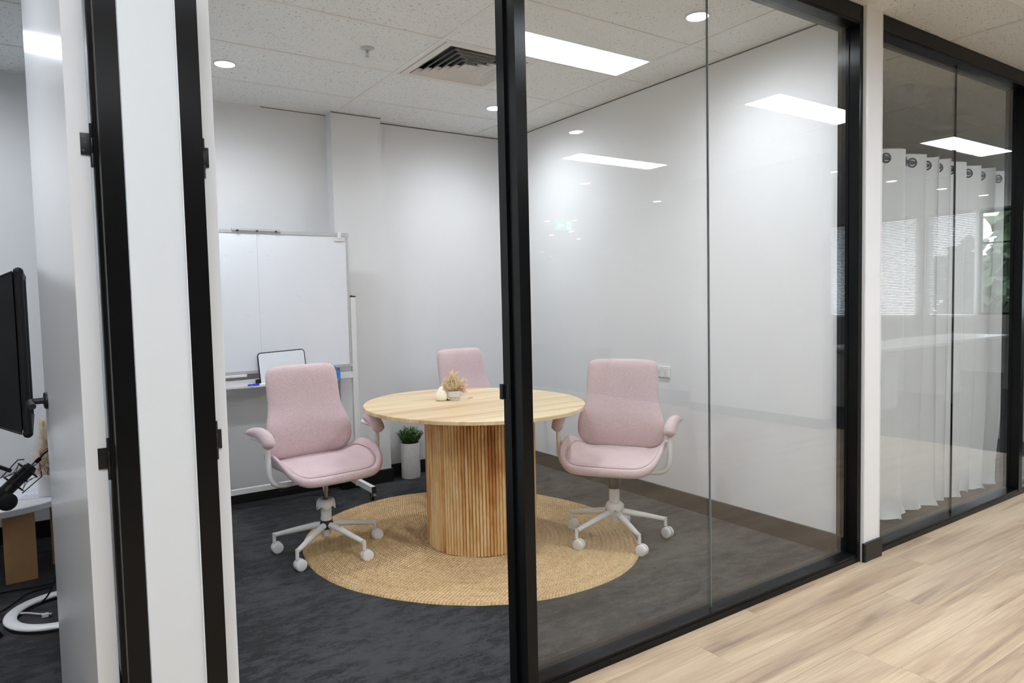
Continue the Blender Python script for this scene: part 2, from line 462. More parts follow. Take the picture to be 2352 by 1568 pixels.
# ================================================================== THE SETTING
# ---- floors
XH0, XH1, YH0 = -3.0, 13.0, -14.0
floor = struct('floor', bxs((-3.0, 7.2, 1.845, YBACK, -0.10, 0.0)), M['carpet'], 'charcoal mottled carpet floor of the glazed rooms')
WOODX = 6.5
floor2 = struct('floor.001', bxs((XH0, WOODX, YH0, 1.845, -0.10, -0.004)), M['oak'], 'light oak plank floor of the hall')
floor3 = struct('floor.002', bxs((WOODX, XH1, YH0, 1.845, -0.10, -0.001)), M['carpet'], 'dark carpet floor at the far end of the hall')
PL, PW, GAP = 1.515, 0.1832, 0.0008
pmesh = {}
def plank(x0, x1, y0, y1):
    k = (round(x1 - x0, 3), round(y1 - y0, 3))
    if k not in pmesh:
        b = new(); box(b, 0, x1 - x0 - GAP, 0, y1 - y0 - GAP, -0.012, 0.0, 0.0007)
        pmesh[k] = finish('plank', b, M['oak'])
    link('plank', pmesh[k], floor2, (x0, y0, 0))
rng = random.Random(3)
yy = 1.770; row = 0
plank_rows = [(1.770, 1.845)] + [(1.770 - PW * (i + 1), 1.770 - PW * i) for i in range(17)]
for i, (a, b) in enumerate(plank_rows):
    off = {0: 0.9, 1: 2.012, 2: 3.04, 3: 2.45}.get(i, rng.uniform(0, PL))
    x = off - PL * 4
    while x < WOODX:
        x0, x1 = max(x, 0.0), min(x + PL, WOODX)
        if x1 - x0 > 0.05: plank(x0, x1, a, b)
        x += PL

# ---- ceiling
ceil = struct('ceiling', bxs((-3.0, 8.0, YF, YBACK + 0.1, 2.86, 2.92), (XH0, XH1, YH0, YF, 2.86, 2.92)), M['hall_wall'], 'suspended tile ceiling above rooms and hall')
tmesh = {}
def ctile(x0, x1, y0, y1):
    if x1 - x0 < 0.03 or y1 - y0 < 0.03: return
    k = (round(x1 - x0, 3), round(y1 - y0, 3))
    if k not in tmesh:
        b = new(); box(b, 0, k[0], 0, k[1], 0, 0.014, 0.0015)
        tmesh[k] = finish('ceiling_tile', b, M['tile'])
    link('ceiling_tile', tmesh[k], ceil, (x0, y0, 2.7035))
gridbm = new()
def grid_region(X0, X1, Y0, Y1, gy, holes, GX=GX):
    """Tiles between X0..X1, Y0..Y1; holes are cells (x0, x1, y0, y1) kept free for lights and vents."""
    T = 0.012
    i0 = math.floor((X0 - GX) / 1.2); i1 = math.ceil((X1 - GX) / 1.2)
    j0 = math.floor((Y0 - gy) / GS); j1 = math.ceil((Y1 - gy) / GS)
    for i in range(i0, i1 + 1):
        gx = GX + 1.2 * i
        if X0 < gx < X1: box(gridbm, gx - T, gx + T, Y0, Y1, 2.6995, 2.704)
    for j in range(j0, j1 + 1):
        g = gy + GS * j
        if Y0 < g < Y1: box(gridbm, X0, X1, g - T, g + T, 2.7000, 2.7042)
    for i in range(i0, i1):
        for j in range(j0, j1):
            x0, x1 = max(GX + 1.2 * i, X0), min(GX + 1.2 * (i + 1), X1)
            y0, y1 = max(gy + GS * j, Y0), min(gy + GS * (j + 1), Y1)
            if x1 <= x0 or y1 <= y0: continue
            rects = [(x0, x1, y0, y1)]
            for h in holes:
                nr = []
                for (a, b, c, d) in rects:
                    if h[0] >= b - 0.01 or h[1] <= a + 0.01 or h[2] >= d - 0.01 or h[3] <= c + 0.01: nr.append((a, b, c, d)); continue
                    if c < h[2]: nr.append((a, b, c, h[2]))
                    if h[3] < d: nr.append((a, b, h[3], d))
                    if a < h[0]: nr.append((a, h[0], max(c, h[2]), min(d, h[3])))
                    if h[1] < b: nr.append((h[1], b, max(c, h[2]), min(d, h[3])))
                rects = nr
            for r_ in rects: ctile(*r_)
PANELS = {  # x0, x1, y0, y1, room
    'hall_d': (1.808, 2.992, 0.562, 0.848), 'hall_e': (-0.592, 0.592, 0.562, 0.848), 'podcast': (-1.337, -0.163, 4.153, 4.438),
    'hall_b': (4.208, 5.392, 0.562, 0.848), 'hall_c': (6.608, 7.98, 0.562, 0.848), 'hall_a': (4.208, 5.392, -1.545, -1.26), 'hall_f': (1.808, 2.992, -1.545, -1.26), 'hall_g': (-0.592, 0.592, -1.545, -1.26)}
PANELS['hall_c'] = (6.72, 7.98, 0.562, 0.848)
VENT = (1.83, 2.43, 3.262, 3.845)
grid_region(XL1, XR0, YF, YBACK, GY, [(VENT[0], VENT[1], 3.24, 3.845)])
grid_region(-2.2, XL0, YF, YBACK, GY, [(-1.35, -0.15, 4.145, 4.45)], -0.15)
grid_region(XR1, 7.2, YF, YBACK, GY, [])
grid_region(-1.0, 9.0, -3.4, YF, GYH, [(1.8, 3.0, 0.555, 0.855), (-0.6, 0.6, 0.555, 0.855), (4.2, 5.4, 0.555, 0.855), (6.712, 7.99, 0.555, 0.855), (4.2, 5.4, -1.553, -1.25), (1.8, 3.0, -1.553, -1.25), (-0.6, 0.6, -1.553, -1.25)])
# plain field further down the hall, out of reach of the picture
box(gridbm, XH0, -1.0, YH0, YF, 2.70, 2.71); box(gridbm, 9.0, XH1, YH0, YF, 2.70, 2.71); box(gridbm, -1.0, 9.0, YH0, -3.4, 2.70, 2.71)
g = obj('ceiling_grid', gridbm, M['grid'], ceil)
# wall angles
am = bxs((XL1, XR0, YBACK - 0.018, YBACK, 2.698, 2.7045), (XR0 - 0.018, XR0, YB, YBACK, 2.6985, 2.7045), (-2.2, XL0, YBACK - 0.018, YBACK, 2.698, 2.7045))
obj('wall_angle', am, M['grid'], ceil)
obj('shadow_gap', bxs((XR0 - 0.003, XR0, YB, YBACK, 2.6915, 2.6985), (2.125, XR0, YBACK - 0.003, YBACK, 2.6915, 2.698), (1.752, 2.125, 4.802, 4.805, 2.693, 2.698), (1.30, 1.752, YBACK - 0.003, YBACK, 2.694, 2.698)), M['gap'], ceil)  # dark strips on the wall tops, painting the shade below the wall angle

# ---- walls
struct('wall_back', bxs((-3.0, 7.2, YBACK, YBACK + 0.1, 0, 2.86)), M['wall'], 'pale grey plaster back wall of the rooms')
struct('column', bxs((1.752, 2.125, 4.805, YBACK, 0, 2.72)), M['wall'], 'square plastered pier standing out of the back wall')
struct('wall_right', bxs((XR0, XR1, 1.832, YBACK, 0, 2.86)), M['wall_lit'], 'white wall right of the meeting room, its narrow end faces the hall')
struct('wall_left', bxs((XL0, XL1, YF + 0.004, YBACK, 0, 2.86)), M['pier_white'], 'white dividing wall whose end shows between the two black door frames')
struct('wall_podcast', bxs((-2.3, -2.2, 1.945, YBACK, 0, 2.86), (-3.0, -0.86, YF, YB, 0, 2.86)), M['wall'], 'white walls enclosing the podcast room')
struct('wall_next_room', bxs((7.1, 7.2, YF, YBACK, 0, 2.86)), M['wall'], 'white walls of the dark room beyond the curtain')
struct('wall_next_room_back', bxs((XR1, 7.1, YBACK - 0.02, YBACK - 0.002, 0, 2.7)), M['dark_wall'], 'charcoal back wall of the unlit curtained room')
struct('wall_hall', bxs((6.36, 6.50, -1.85, -0.15, 0, 2.86)), M['hall_wall'], 'free-standing white hall wall seen only as a reflection in the glass')
struct('wall_hall.001', bxs((XH0 - 0.1, XH0, YH0, YF, 0, 2.86), (XH0, XH1, YH0 - 0.1, YH0, 0, 2.86), (XH1 - 0.001, XH1 + 0.1, YH0, -4.4, 0, 2.86), (XH1 - 0.001, XH1 + 0.1, -4.4, 1.84, 2.67, 2.86),
       (XH1 - 0.001, XH1 + 0.1, -4.4, 1.84, 0, 0.95), (XH1 - 0.001, XH1 + 0.1, 1.0, 1.84, 0.95, 2.67), (XH1 - 0.001, XH1 + 0.1, -1.53, -1.46, 0.95, 2.67), (XH1 - 0.001, XH1 + 0.1, -2.5, -2.22, 0.95, 2.67), (7.2, XH1, YF, YB, 0, 2.86)),
       M['hall_wall'], 'white outer walls of the hall')
struct('wall_hall.002', bxs((0.9, 4.4, -5.2, -5.1, 0, 2.86), (7.6, 7.75, -4.6, -2.7, 0, 2.86)), M['hall_wall'], 'white walls across the hall behind the photographer')

# ---- skirtings
struct('baseboard_back', bxs((XL1, 1.752, YBACK - 0.014, YBACK, 0, 0.10), (1.738, 2.139, 4.791, 4.805, 0, 0.10), (1.738, 1.752, 4.805, YBACK - 0.014, 0, 0.10), (2.125, 2.139, 4.805, YBACK - 0.014, 0, 0.10), (2.139, XR0, YBACK - 0.014, YBACK, 0, 0.10), (-2.2, XL0, YBACK - 0.014, YBACK, 0, 0.10)), M['skirt'], 'black skirting along the back wall and round the pier')
struct('baseboard_right', bxs((XR0 - 0.014, XR0, YB, YBACK - 0.014, 0, 0.104)), M['skirt'], 'black skirting along the right meeting room wall')
bb = new(); box(bb, 3.309, XR1 + 0.004, 1.818, 1.832, 0, 0.094, 0.001); box(bb, 3.318, 3.330, 1.8165, 1.8185, 0, 0.094)
struct('baseboard_front', bb, M['skirt'], 'black skirting block at the foot of the white post')
struct('baseboard_hall', bxs((6.346, 6.36, -1.85, -0.15, 0, 0.10), (6.36, 6.5, -0.15, -0.136, 0, 0.10)), M['skirt'], 'dark skirting of the reflected hall wall')
struct('baseboard_left', bxs((XL1, XL1 + 0.014, YB + 0.9, YBACK - 0.014, 0, 0.10)), M['skirt'], 'black skirting on the left meeting room wall')
bm = new(); box(bm, 3.3185, 3.3275, 1.8285, 1.8325, 0.094, 2.70); box(bm, XR1 - 0.004, XR1, 1.829, 1.8325, 0.094, 2.70)
struct('trim_1', bm, M['white_plastic'], 'thin white edge beads on the white post')
bm = bxs((XL0 + 0.002, XL0 + 0.008, YF, YF + 0.005, 0, 2.86), (XL1 - 0.004, XL1 - 0.001, YF, YF + 0.005, 0, 2.86))
struct('trim_2', bm, M['pier_white'], 'thin sealant lines beside the black door frames')

# ---- glazed front: window_1 (meeting room), window_2 (curtained room)
ZS, ZH = 0.038, 2.612
def jamb(side_x, dirx, w, groove=False):
    """Upright aluminium section; its reveal face at side_x looks towards dirx (-1 or +1)."""
    bm = new(); x0 = side_x; x1 = side_x - dirx * w
    if groove:
        g1, g2, gd = 1.879, 1.912, side_x - dirx * 0.010
        pts = [(x0, YF), (x1, YF), (x1, YB), (x0, YB), (x0, g2), (gd, g2), (gd, g1), (x0, g1)]
    else:
        g1, g2, gd = 1.893, 1.899, side_x - dirx * 0.005
        pts = [(x0, YF), (x1, YF), (x1, YB), (x0, YB), (x0, g2), (gd, g2), (gd, g1), (x0, g1)]
    prism(bm, pts, 2, 0.0, 2.70); return bm
def sill_bm(x0, x1):
    bm = new(); prism(bm, [(YF, 0.0), (YF, ZS - 0.012), (YF + 0.003, ZS - 0.012), (YF + 0.003, ZS), (YB, ZS), (YB, 0.0)], 0, x0, x1); return bm
def head_bm(x0, x1):
    bm = new(); prism(bm, [(YF, 2.70), (YF, ZH + 0.012), (YF + 0.003, ZH + 0.012), (YF + 0.003, ZH), (YB, ZH), (YB, 2.70)], 0, x0, x1); return bm
YG = 1.885
def pane(x0, x1, par):
    bm = new(); box(bm, x0, x1, YG - 0.005, YG + 0.005, ZS - 0.006, ZH + 0.006)
    return obj('pane', bm, M['glass'], par)
w1 = struct('window_1', label='black framed full height glazing of the meeting room, two panes')
fr = obj('mullion', jamb(1.284, -1, 0.042, True), M['frame'], w1); fr['label'] = 'black upright between doorway and glass'
b = new()
box(b, 1.2815, 1.2845, 1.918, 1.953, 1.000, 1.052, 0.001); box(b, 1.274, 1.2835, 1.952, 1.9565, 1.000, 1.052, 0.001); box(b, 1.272, 1.276, 1.944, 1.962, 1.000, 1.052, 0.001)
sp = obj('strike_plate', b, M['black'], fr)
b = new()
for z in (1.008, 1.044): lathe(b, [(0.0001, 0.0), (0.0035, 0.0), (0.0035, 0.0015)], 10, (0, 0, 0))
bmesh.ops.transform(b, matrix=Matrix.Translation((0, 0, 0)), verts=b.verts)
b.free()
obj('jamb', jamb(3.287, -1, 0.030), M['frame'], w1)
obj('sill', sill_bm(1.327, 3.287), M['frame'], w1)
obj('head', head_bm(0.347, 3.287), M['frame'], w1)
pane(1.322, 2.2442, w1); pane(2.2468, 3.290, w1)
obj('silicone_joint', bxs((2.2442, 2.2468, YG - 0.005, YG + 0.005, ZS, ZH)), M['glass_edge'], w1)
w2 = struct('window_2', label='black framed full height glazing in front of the white curtain')
obj('jamb', jamb(3.495, 1, 0.028), M['frame'], w2)
obj('jamb', jamb(5.205, -1, 0.050), M['frame'], w2)
obj('sill', sill_bm(3.495, 5.205), M['frame'], w2)
obj('head', head_bm(3.495, 5.205), M['frame'], w2)
pane(3.490, 4.356, w2); pane(4.360, 5.210, w2)
obj('silicone_joint', bxs((4.356, 4.360, YG - 0.005, YG + 0.005, ZS, ZH)), M['rubber'], w2)

w4 = struct('window_4', label='black framed glazing continuing beyond the right edge of the picture')
obj('jamb', jamb(7.05, -1, 0.05), M['frame'], w4)
obj('sill', sill_bm(5.255, 7.05), M['frame'], w4); obj('head', head_bm(5.255, 7.05), M['frame'], w4)
pane(5.250, 7.055, w4)
# ---- doors
def hinge(parent, z, xk, yk, px0, px1, leafz=(0.028, 0.079), screws=((0.0, 0.3), (0.5, 0.62), (0.0, 0.85))):
    """Butt hinge: knuckle at (xk, yk), small leaf on the leaf edge px0..px1 facing the hall."""
    b = new(); lathe(b, [(0.0045, 0), (0.0045, 0.032), (0.0038, 0.033), (0.0045, 0.034), (0.0045, 0.068), (0.0038, 0.069), (0.0045, 0.070), (0.0045, 0.102)], 12, (xk, yk, z))
    box(b, px0, px1, yk - 0.0005, yk + 0.002, z + leafz[0], z + leafz[1], 0.0006)
    h = obj('hinge', b, M['black'], parent, sm=35)
    b = new()
    for fx, fz in screws:
        c = (px0 + (px1 - px0) * (0.28 + 0.3 * fx), yk - 0.001, z + leafz[0] + (leafz[1] - leafz[0]) * (fz * 1.15 - 0.15))
        m = Matrix.Translation(c) @ Matrix.Rotation(PI / 2, 4, 'X')
        n0 = len(b.verts); lathe(b, [(0.0001, 0), (0.0032, 0), (0.0036, -0.0012)], 12); b.verts.ensure_lookup_table()
        bmesh.ops.transform(b, matrix=m, verts=b.verts[n0:])
    obj('screw', b, M['dark_chrome'], h)

d1 = struct('door_1', label='open white door of the podcast room with a black lever and black frame')
bm = new(); prism(bm, [(0.128, YF), (0.174, YF), (0.174, YB), (0.120, YB), (0.120, 1.915), (0.128, 1.912)], 2, 0.0, 2.70)
obj('jamb', bm, M['frame'], d1)
obj('head', bxs((-0.81, 0.128, YF, YB, ZH, 2.70), (-0.86, -0.81, YF, YB, 0, 2.70)), M['frame'], d1)
leaf = link('door_leaf', None, d1, (0.114, 1.936, 0)); leaf.rotation_euler = (0, 0, math.radians(5.2))
bm = new(); box(bm, -0.046, 0.0, 0.0, 0.82, 0.012, 2.60, 0.0015)
leaf_me = finish('leaf_panel', bm, M['door_white'])
bpy.data.objects.remove(leaf)
leaf = link('door_leaf', leaf_me, d1, (0.114, 1.936, 0)); leaf.rotation_euler = (0, 0, math.radians(5.2))
for z in (1.669, 0.918): hinge(d1, z, 0.1175, 1.9315, 0.094, 0.114)
# lever handle on the left face of leaf 1
b = new()
m0 = Matrix.Rotation(-PI / 2, 4, 'Y')
lathe(b, [(0.0001, 0.0), (0.027, 0.0), (0.027, 0.006), (0.024, 0.009), (0.010, 0.010), (0.0095, 0.045), (0.0001, 0.046)], 28)
bmesh.ops.transform(b, matrix=Matrix.Translation((-0.046, 0.755, 1.045)) @ m0, verts=b.verts)
tube(b, smooth([(-0.088, 0.757, 1.045), (-0.094, 0.740, 1.0445), (-0.095, 0.70, 1.043), (-0.094, 0.640, 1.041)], 5), [0.0095] * 11 + [0.010] * 4 + [0.0085], 14)
hd = obj('door_handle', b, M['black'], leaf, sm=40)

d2 = struct('door_2', label='open white door of the meeting room seen edge on beside its black frame')
bm = new(); prism(bm, [(0.299, YF), (0.3425, YF), (0.3425, YF + 0.002), (0.347, YF + 0.002), (0.347, YB), (0.299, YB)], 2, 0.0, 2.70)
obj('jamb', bm, M['frame'], d2)
bm = new(); box(bm, -0.043, 0.0, 0.0, 0.845, 0.012, 2.60, 0.0015)
leaf2 = link('door_leaf', finish('leaf_panel', bm, M['door_white']), d2, (0.397, 1.957, 0)); leaf2.rotation_euler = (0, 0, math.radians(-1.5))
for z in (1.667, 0.928): hinge(d2, z, 0.3665, 1.9535, 0.366, 0.380, screws=((0.6, 0.3), (0.6, 0.92)))

# ================================================================== LIGHT FITTINGS
def ceiling_light(key, label, mat, grp=None):
    x0, x1, y0, y1 = PANELS[key]
    t = thing('ceiling_light', label, 'ceiling light', ((x0 + x1) / 2, (y0 + y1) / 2, 2.70), 0, grp)
    a, c = (x1 - x0) / 2, (y1 - y0) / 2
    b = new(); w = 0.007
    for q in ((-a, a, -c, -c + w), (-a, a, c - w, c), (-a, -a + w, -c + w, c - w), (a - w, a, -c + w, c - w)): box(b, *q, -0.002, 0.012)
    obj('frame', b, M['white_metal'], t)
    obj('diffuser', bxs((-a + w, a - w, -c + w, c - w, 0.000, 0.006)), mat, t)
    obj('housing', bxs((-a, a, -c, c, 0.013, 0.06)), M['white_metal'], t)
ceiling_light('hall_d', 'long bright hall light panel reflected high in the glass right of the black upright', M['panel_hall'])
ceiling_light('hall_e', 'hall light panel right in front of the two doors, above the picture', M['panel_hall'])
ceiling_light('podcast', 'light panel in the podcast room ceiling, lighting the left door', M['panel'])
ceiling_light('hall_b', 'hall light panel reflected at the top right of the meeting room glass', M['panel_hall'])
ceiling_light('hall_f', 'hall light panel behind the photographer, before the round table', M['panel_hall'])  # added out of view to brighten the hall floor and ceiling
ceiling_light('hall_g', 'hall light panel behind the photographer, opposite the doors', M['panel_hall'])  # second unseen panel, put in for more light in the hall
ceiling_light('hall_c', 'hall light panel reflected above the white curtain', M['panel_hall'])
ceiling_light('hall_a', 'hall light panel reflected above the right pink chair in the glass', M['panel_hall'])

dl_ring = new(); lathe(dl_ring, [(0.048, 0.016), (0.050, 0.0), (0.053, -0.0035), (0.060, -0.0035), (0.0615, 0.0), (0.0615, 0.003)], 36, cap=False)
dl_ring = finish('trim_ring', dl_ring, M['white_metal'], 180)
dl = {}
for k, mm in (('room', M['down']), ('hall', M['down_hall'])):
    b = new(); lathe(b, [(0.0002, -0.0015), (0.0480, -0.0015), (0.0480, 0.003), (0.0002, 0.003)], 24); dl[k] = finish('lens', b, mm)
def downlight(x, y, label, kind='room', grp=None):
    t = thing('downlight', label, 'downlight', (x, y, 2.70), 0, grp)
    link('trim_ring', dl_ring, t); link('lens', dl[kind], t)
    return t
downlight(0.919, 4.176, 'round downlight above the whiteboard next to the left door')
downlight(2.717, 4.172, 'round downlight beside the top of the black upright near the air vent')
downlight(2.721, 2.341, 'round downlight at the top of the right glass pane')
downlight(0.919, 2.341, 'round downlight over the meeting room doorway out of sight above')
downlight(-0.62, 2.34, 'round downlight at the front of the podcast room ceiling')  # added out of view to brighten the podcast door face
downlight(3.671, -0.655, 'hall downlight reflected in the glass above the right pink chair', 'hall')
downlight(5.342, -2.515, 'hall downlight reflected just under the long reflected panel', 'hall')
downlight(7.231, -3.197, 'hall downlight reflected alone at the middle of the wide glass', 'hall')
downlight(7.37, -0.678, 'hall downlight reflected beside the black right jamb of the meeting room glass', 'hall')
for x, w in ((8.655, 'first hall downlight of the reflected row, on the curtain edge by the white post'), (9.933, 'second hall downlight of the row reflected across the curtain'), (11.171, 'third hall downlight of the reflected row, just right of the glass joint'), (12.434, 'last hall downlight of the reflected row, at the curtain\'s far edge')): downlight(x, -0.682, w, 'hall', 'hall downlights reflected in a row on the curtain glass')
for x, y, w in ((7.208, -5.722, 'hall downlight reflected just left of the green exit sign'), (7.56, -5.457, 'hall downlight reflected against the top of the green exit sign'), (8.728, -6.953, 'hall downlight reflected at the lower right corner of the exit sign'),
             (9.922, -8.168, 'hall downlight reflected below and right of the exit sign'), (8.789, -7.67, 'dim hall downlight reflected below and left of the exit sign'), (11.408, -11.535, 'far hall downlight reflected well below the exit sign, the left of two'), (12.756, -12.911, 'farthest hall downlight, lowest reflection under the exit sign')):
    downlight(x, y, w, 'hall', 'far hall downlights reflected round the exit sign')
for x, w in ((2.0, 'hall downlight behind the photographer, facing the round table'), (0.3, 'hall downlight directly behind the photographer'), (-1.4, 'hall downlight behind the photographer, facing the podcast room')): downlight(x, -0.66, w, 'hall', 'hall downlights above the photographer')
downlight(10.2, -2.5, 'hall downlight reflected over the left part of the curtain', 'hall')

# ---- vent
cx, cy = (VENT[0] + VENT[1]) / 2, (3.24 + 3.845) / 2
v = thing('ceiling_vent', 'square four way air vent with nested louvres in the meeting room ceiling', 'air vent', (cx, cy, 2.70))
def sqring(bm, s0, z0, s1, z1, th=0.003):
    q = [(1, 1), (-1, 1), (-1, -1), (1, -1)]
    rings = [[bm.verts.new((a * s, c * s, z)) for a, c in q] for s, z in ((s0, z0), (s1, z1), (s1 - th, z1 + th * 0.3), (s0 - th * 1.5, z0 + 0.0015))]
    for i in range(4):
        ra, rb = rings[i], rings[(i + 1) % 4]
        for k in range(4): bm.faces.new((ra[k], ra[(k + 1) % 4], rb[(k + 1) % 4], rb[k]))
b = new(); 
for q in ((-0.297, 0.297, -0.300, -0.256), (-0.297, 0.297, 0.256, 0.300), (-0.297, -0.256, -0.256, 0.256), (0.256, 0.297, -0.256, 0.256)): box(b, *q, -0.001, 0.006)
obj('vent_frame', b, M['vent'], v)
for k in range(6):
    s = 0.250 - 0.0405 * k
    b = new(); sqring(b, s, -0.0015, max(s - 0.027, 0.006), 0.027, 0.002)
    obj('louvre', b, M['vent'], v)
obj('plenum_box', bxs((-0.29, 0.29, -0.29, 0.29, 0.075, 0.085), (-0.29, -0.285, -0.29, 0.29, 0.006, 0.075), (0.285, 0.29, -0.29, 0.29, 0.006, 0.075), (-0.285, 0.285, -0.29, -0.285, 0.006, 0.075), (-0.285, 0.285, 0.285, 0.29, 0.006, 0.075)), M['plenum'], v)

# ---- sprinkler
s = thing('fire_sprinkler', 'small chrome fire sprinkler head hanging from a ceiling tile', 'sprinkler', (1.511, 3.555, 2.7035))
b = new(); lathe(b, [(0.0001, 0), (0.040, 0), (0.040, -0.002), (0.030, -0.006), (0.018, -0.012), (0.014, -0.010), (0.0001, -0.010)], 32)
obj('escutcheon', b, M['alu'], s, sm=40)
b = new(); tube(b, [(0, 0, -0.010), (0, 0, -0.024)], 0.007, 12)
for a in (-1, 1): tube(b, [(a * 0.006, 0, -0.022), (a * 0.011, 0, -0.032), (a * 0.002, 0, -0.048)], 0.0017, 8)
tube(b, [(0, 0, -0.024), (0, 0, -0.046)], 0.0022, 8); lathe(b, [(0.0001, -0.047), (0.013, -0.048), (0.013, -0.0495), (0.0001, -0.050)], 16)
obj('sprinkler_head', b, M['chrome'], s, sm=40)
# ceiling fittings of the hall that mirror faintly in the right glass
def ceil_disc(name, x, y, r, label, cat):
    t = new(); lathe(t, [(0.0001, 0), (r, 0), (r, -0.008), (r * 0.93, -0.012), (r * 0.86, -0.006), (0.0001, -0.008)], 40)
    tag(obj(name, t, M['vent'], None, (x, y, 2.7035), 40), label, cat)
ceil_disc('ceiling_speaker', 6.05, 1.137, 0.13, 'round white ceiling speaker mirrored above the reflected panel in the curtain glass', 'speaker')
ceil_disc('ceiling_speaker', 5.18, 1.433, 0.09, 'smaller round ceiling disc mirrored near the top of the curtain glass', 'speaker')
t = new(); lathe(t, [(0.0001, 0), (0.055, 0), (0.055, -0.012), (0.045, -0.03), (0.03, -0.045), (0.0001, -0.046)], 28)
tag(obj('smoke_detector', t, M['white_plastic'], None, (4.816, 1.368, 2.7035), 50), 'white smoke detector mirrored at the top left of the curtain glass', 'smoke detector')

# ================================================================== MEETING ROOM FURNITURE
# ---- rug: spiral of jute braid
def make_rug():
    bm = new(); uvl = bm.loops.layers.uv.new('UVMap')
    A, B, rot = 0.990, 0.885, math.radians(-77.6); NR, SEG = 37, 220
    prof = []                                            # radial stations: 4 per braid
    for i in range(NR):
        for k, hh in ((0.06, 0.0035), (0.28, 0.0105), (0.5, 0.0125), (0.72, 0.0105)): prof.append(((i + k) / NR, hh, i))
    prof.append((1.0, 0.001, NR))
    rings = []
    for (r, hh, i) in prof:
        ring = []
        for s_ in range(SEG):
            th = 2 * PI * s_ / SEG
            wob = 1 + (0.006 * math.sin(3 * th + 1) + 0.004 * math.sin(7 * th) + 0.0035 * noise.noise(Vector((math.cos(th) * 9, math.sin(th) * 9, 1)))) * r
            x, y = A * r * wob * math.cos(th), B * r * wob * math.sin(th)
            z = hh + 0.0015 * noise.noise(Vector((x * 14, y * 14, 3.3)))
            ring.append(bm.verts.new((x * math.cos(rot) - y * math.sin(rot), x * math.sin(rot) + y * math.cos(rot), max(z, 0.0008))))
        rings.append(ring)
    for q in range(len(rings) - 1):
        ra, rb = rings[q], rings[q + 1]; rad = 0.93 * (prof[q][0] + prof[q + 1][0]) / 2; ringno = prof[q][2]
        for s_ in range(SEG):
            f = bm.faces.new((ra[s_], rb[s_], rb[(s_ + 1) % SEG], ra[(s_ + 1) % SEG]))
            us = (s_, s_, s_ + 1, s_ + 1); vs = (0, 1, 1, 0)
            for L, uu, vv in zip(f.loops, us, vs):
                L[uvl].uv = (2 * PI * uu / SEG * rad, prof[q + vv][0] * NR)
    bm.faces.new(rings[0])
    for s_ in range(SEG): pass
    me = finish('jute_rug', bm, M['jute'], 180)
    return link('jute_rug', me, None, (1.962, 3.385, 0.0))
tag(make_rug(), 'large round braided jute rug under the table on the charcoal carpet', 'rug')
RUG_Z = 0.012

# ---- round table
TZ = 0.775
tb = thing('round_table', 'round pale wooden table on a fluted wooden drum, on the jute rug', 'table', (1.99, 3.31, 0))
def oval(a, b_, rot, n=96): return [(a * math.cos(t) * math.cos(rot) - b_ * math.sin(t) * math.sin(rot), a * math.cos(t) * math.sin(rot) + b_ * math.sin(t) * math.cos(rot)) for t in (2 * PI * i / n for i in range(n))]
bm = new(); o1 = oval(1, 1, 0); rings = []
for (k, z) in ((0.985, TZ - 0.022), (1.0, TZ - 0.019), (1.0, TZ - 0.003), (0.996, TZ)):
    rings.append([bm.verts.new((-0.012 + p[0] * 0.590 * k, 0.02 + p[1] * 0.680 * k, z)) for p in o1])
ring_faces(bm, rings)
obj('tabletop', bm, M['tabletop'], tb, sm=30)
PR = 0.305
bm = new(); lathe(bm, [(PR - 0.010, RUG_Z), (PR - 0.010, TZ - 0.022)], 72); obj('pedestal', bm, M['slat_gap'], tb, (0.0, -0.03, 0), 30)
bm = new(); r = 0.0081; ring0 = []; ring1 = []
for k in range(9):
    a = -PI / 2 + PI * k / 8
    ring0.append((r * math.cos(a), r * math.sin(a)))
ring0 += [(-0.003, r), (-0.003, -r)]
prism(bm, ring0, 2, RUG_Z + 0.001, TZ - 0.0225)
slat_me = finish('slat', bm, M['slat'], 50)
NS = 106
for i in range(NS):
    a = 2 * PI * i / NS
    o = link('slat', slat_me, tb, (0.0 + (PR - 0.006) * math.cos(a), -0.03 + (PR - 0.006) * math.sin(a), 0)); o.rotation_euler = (0, 0, a)

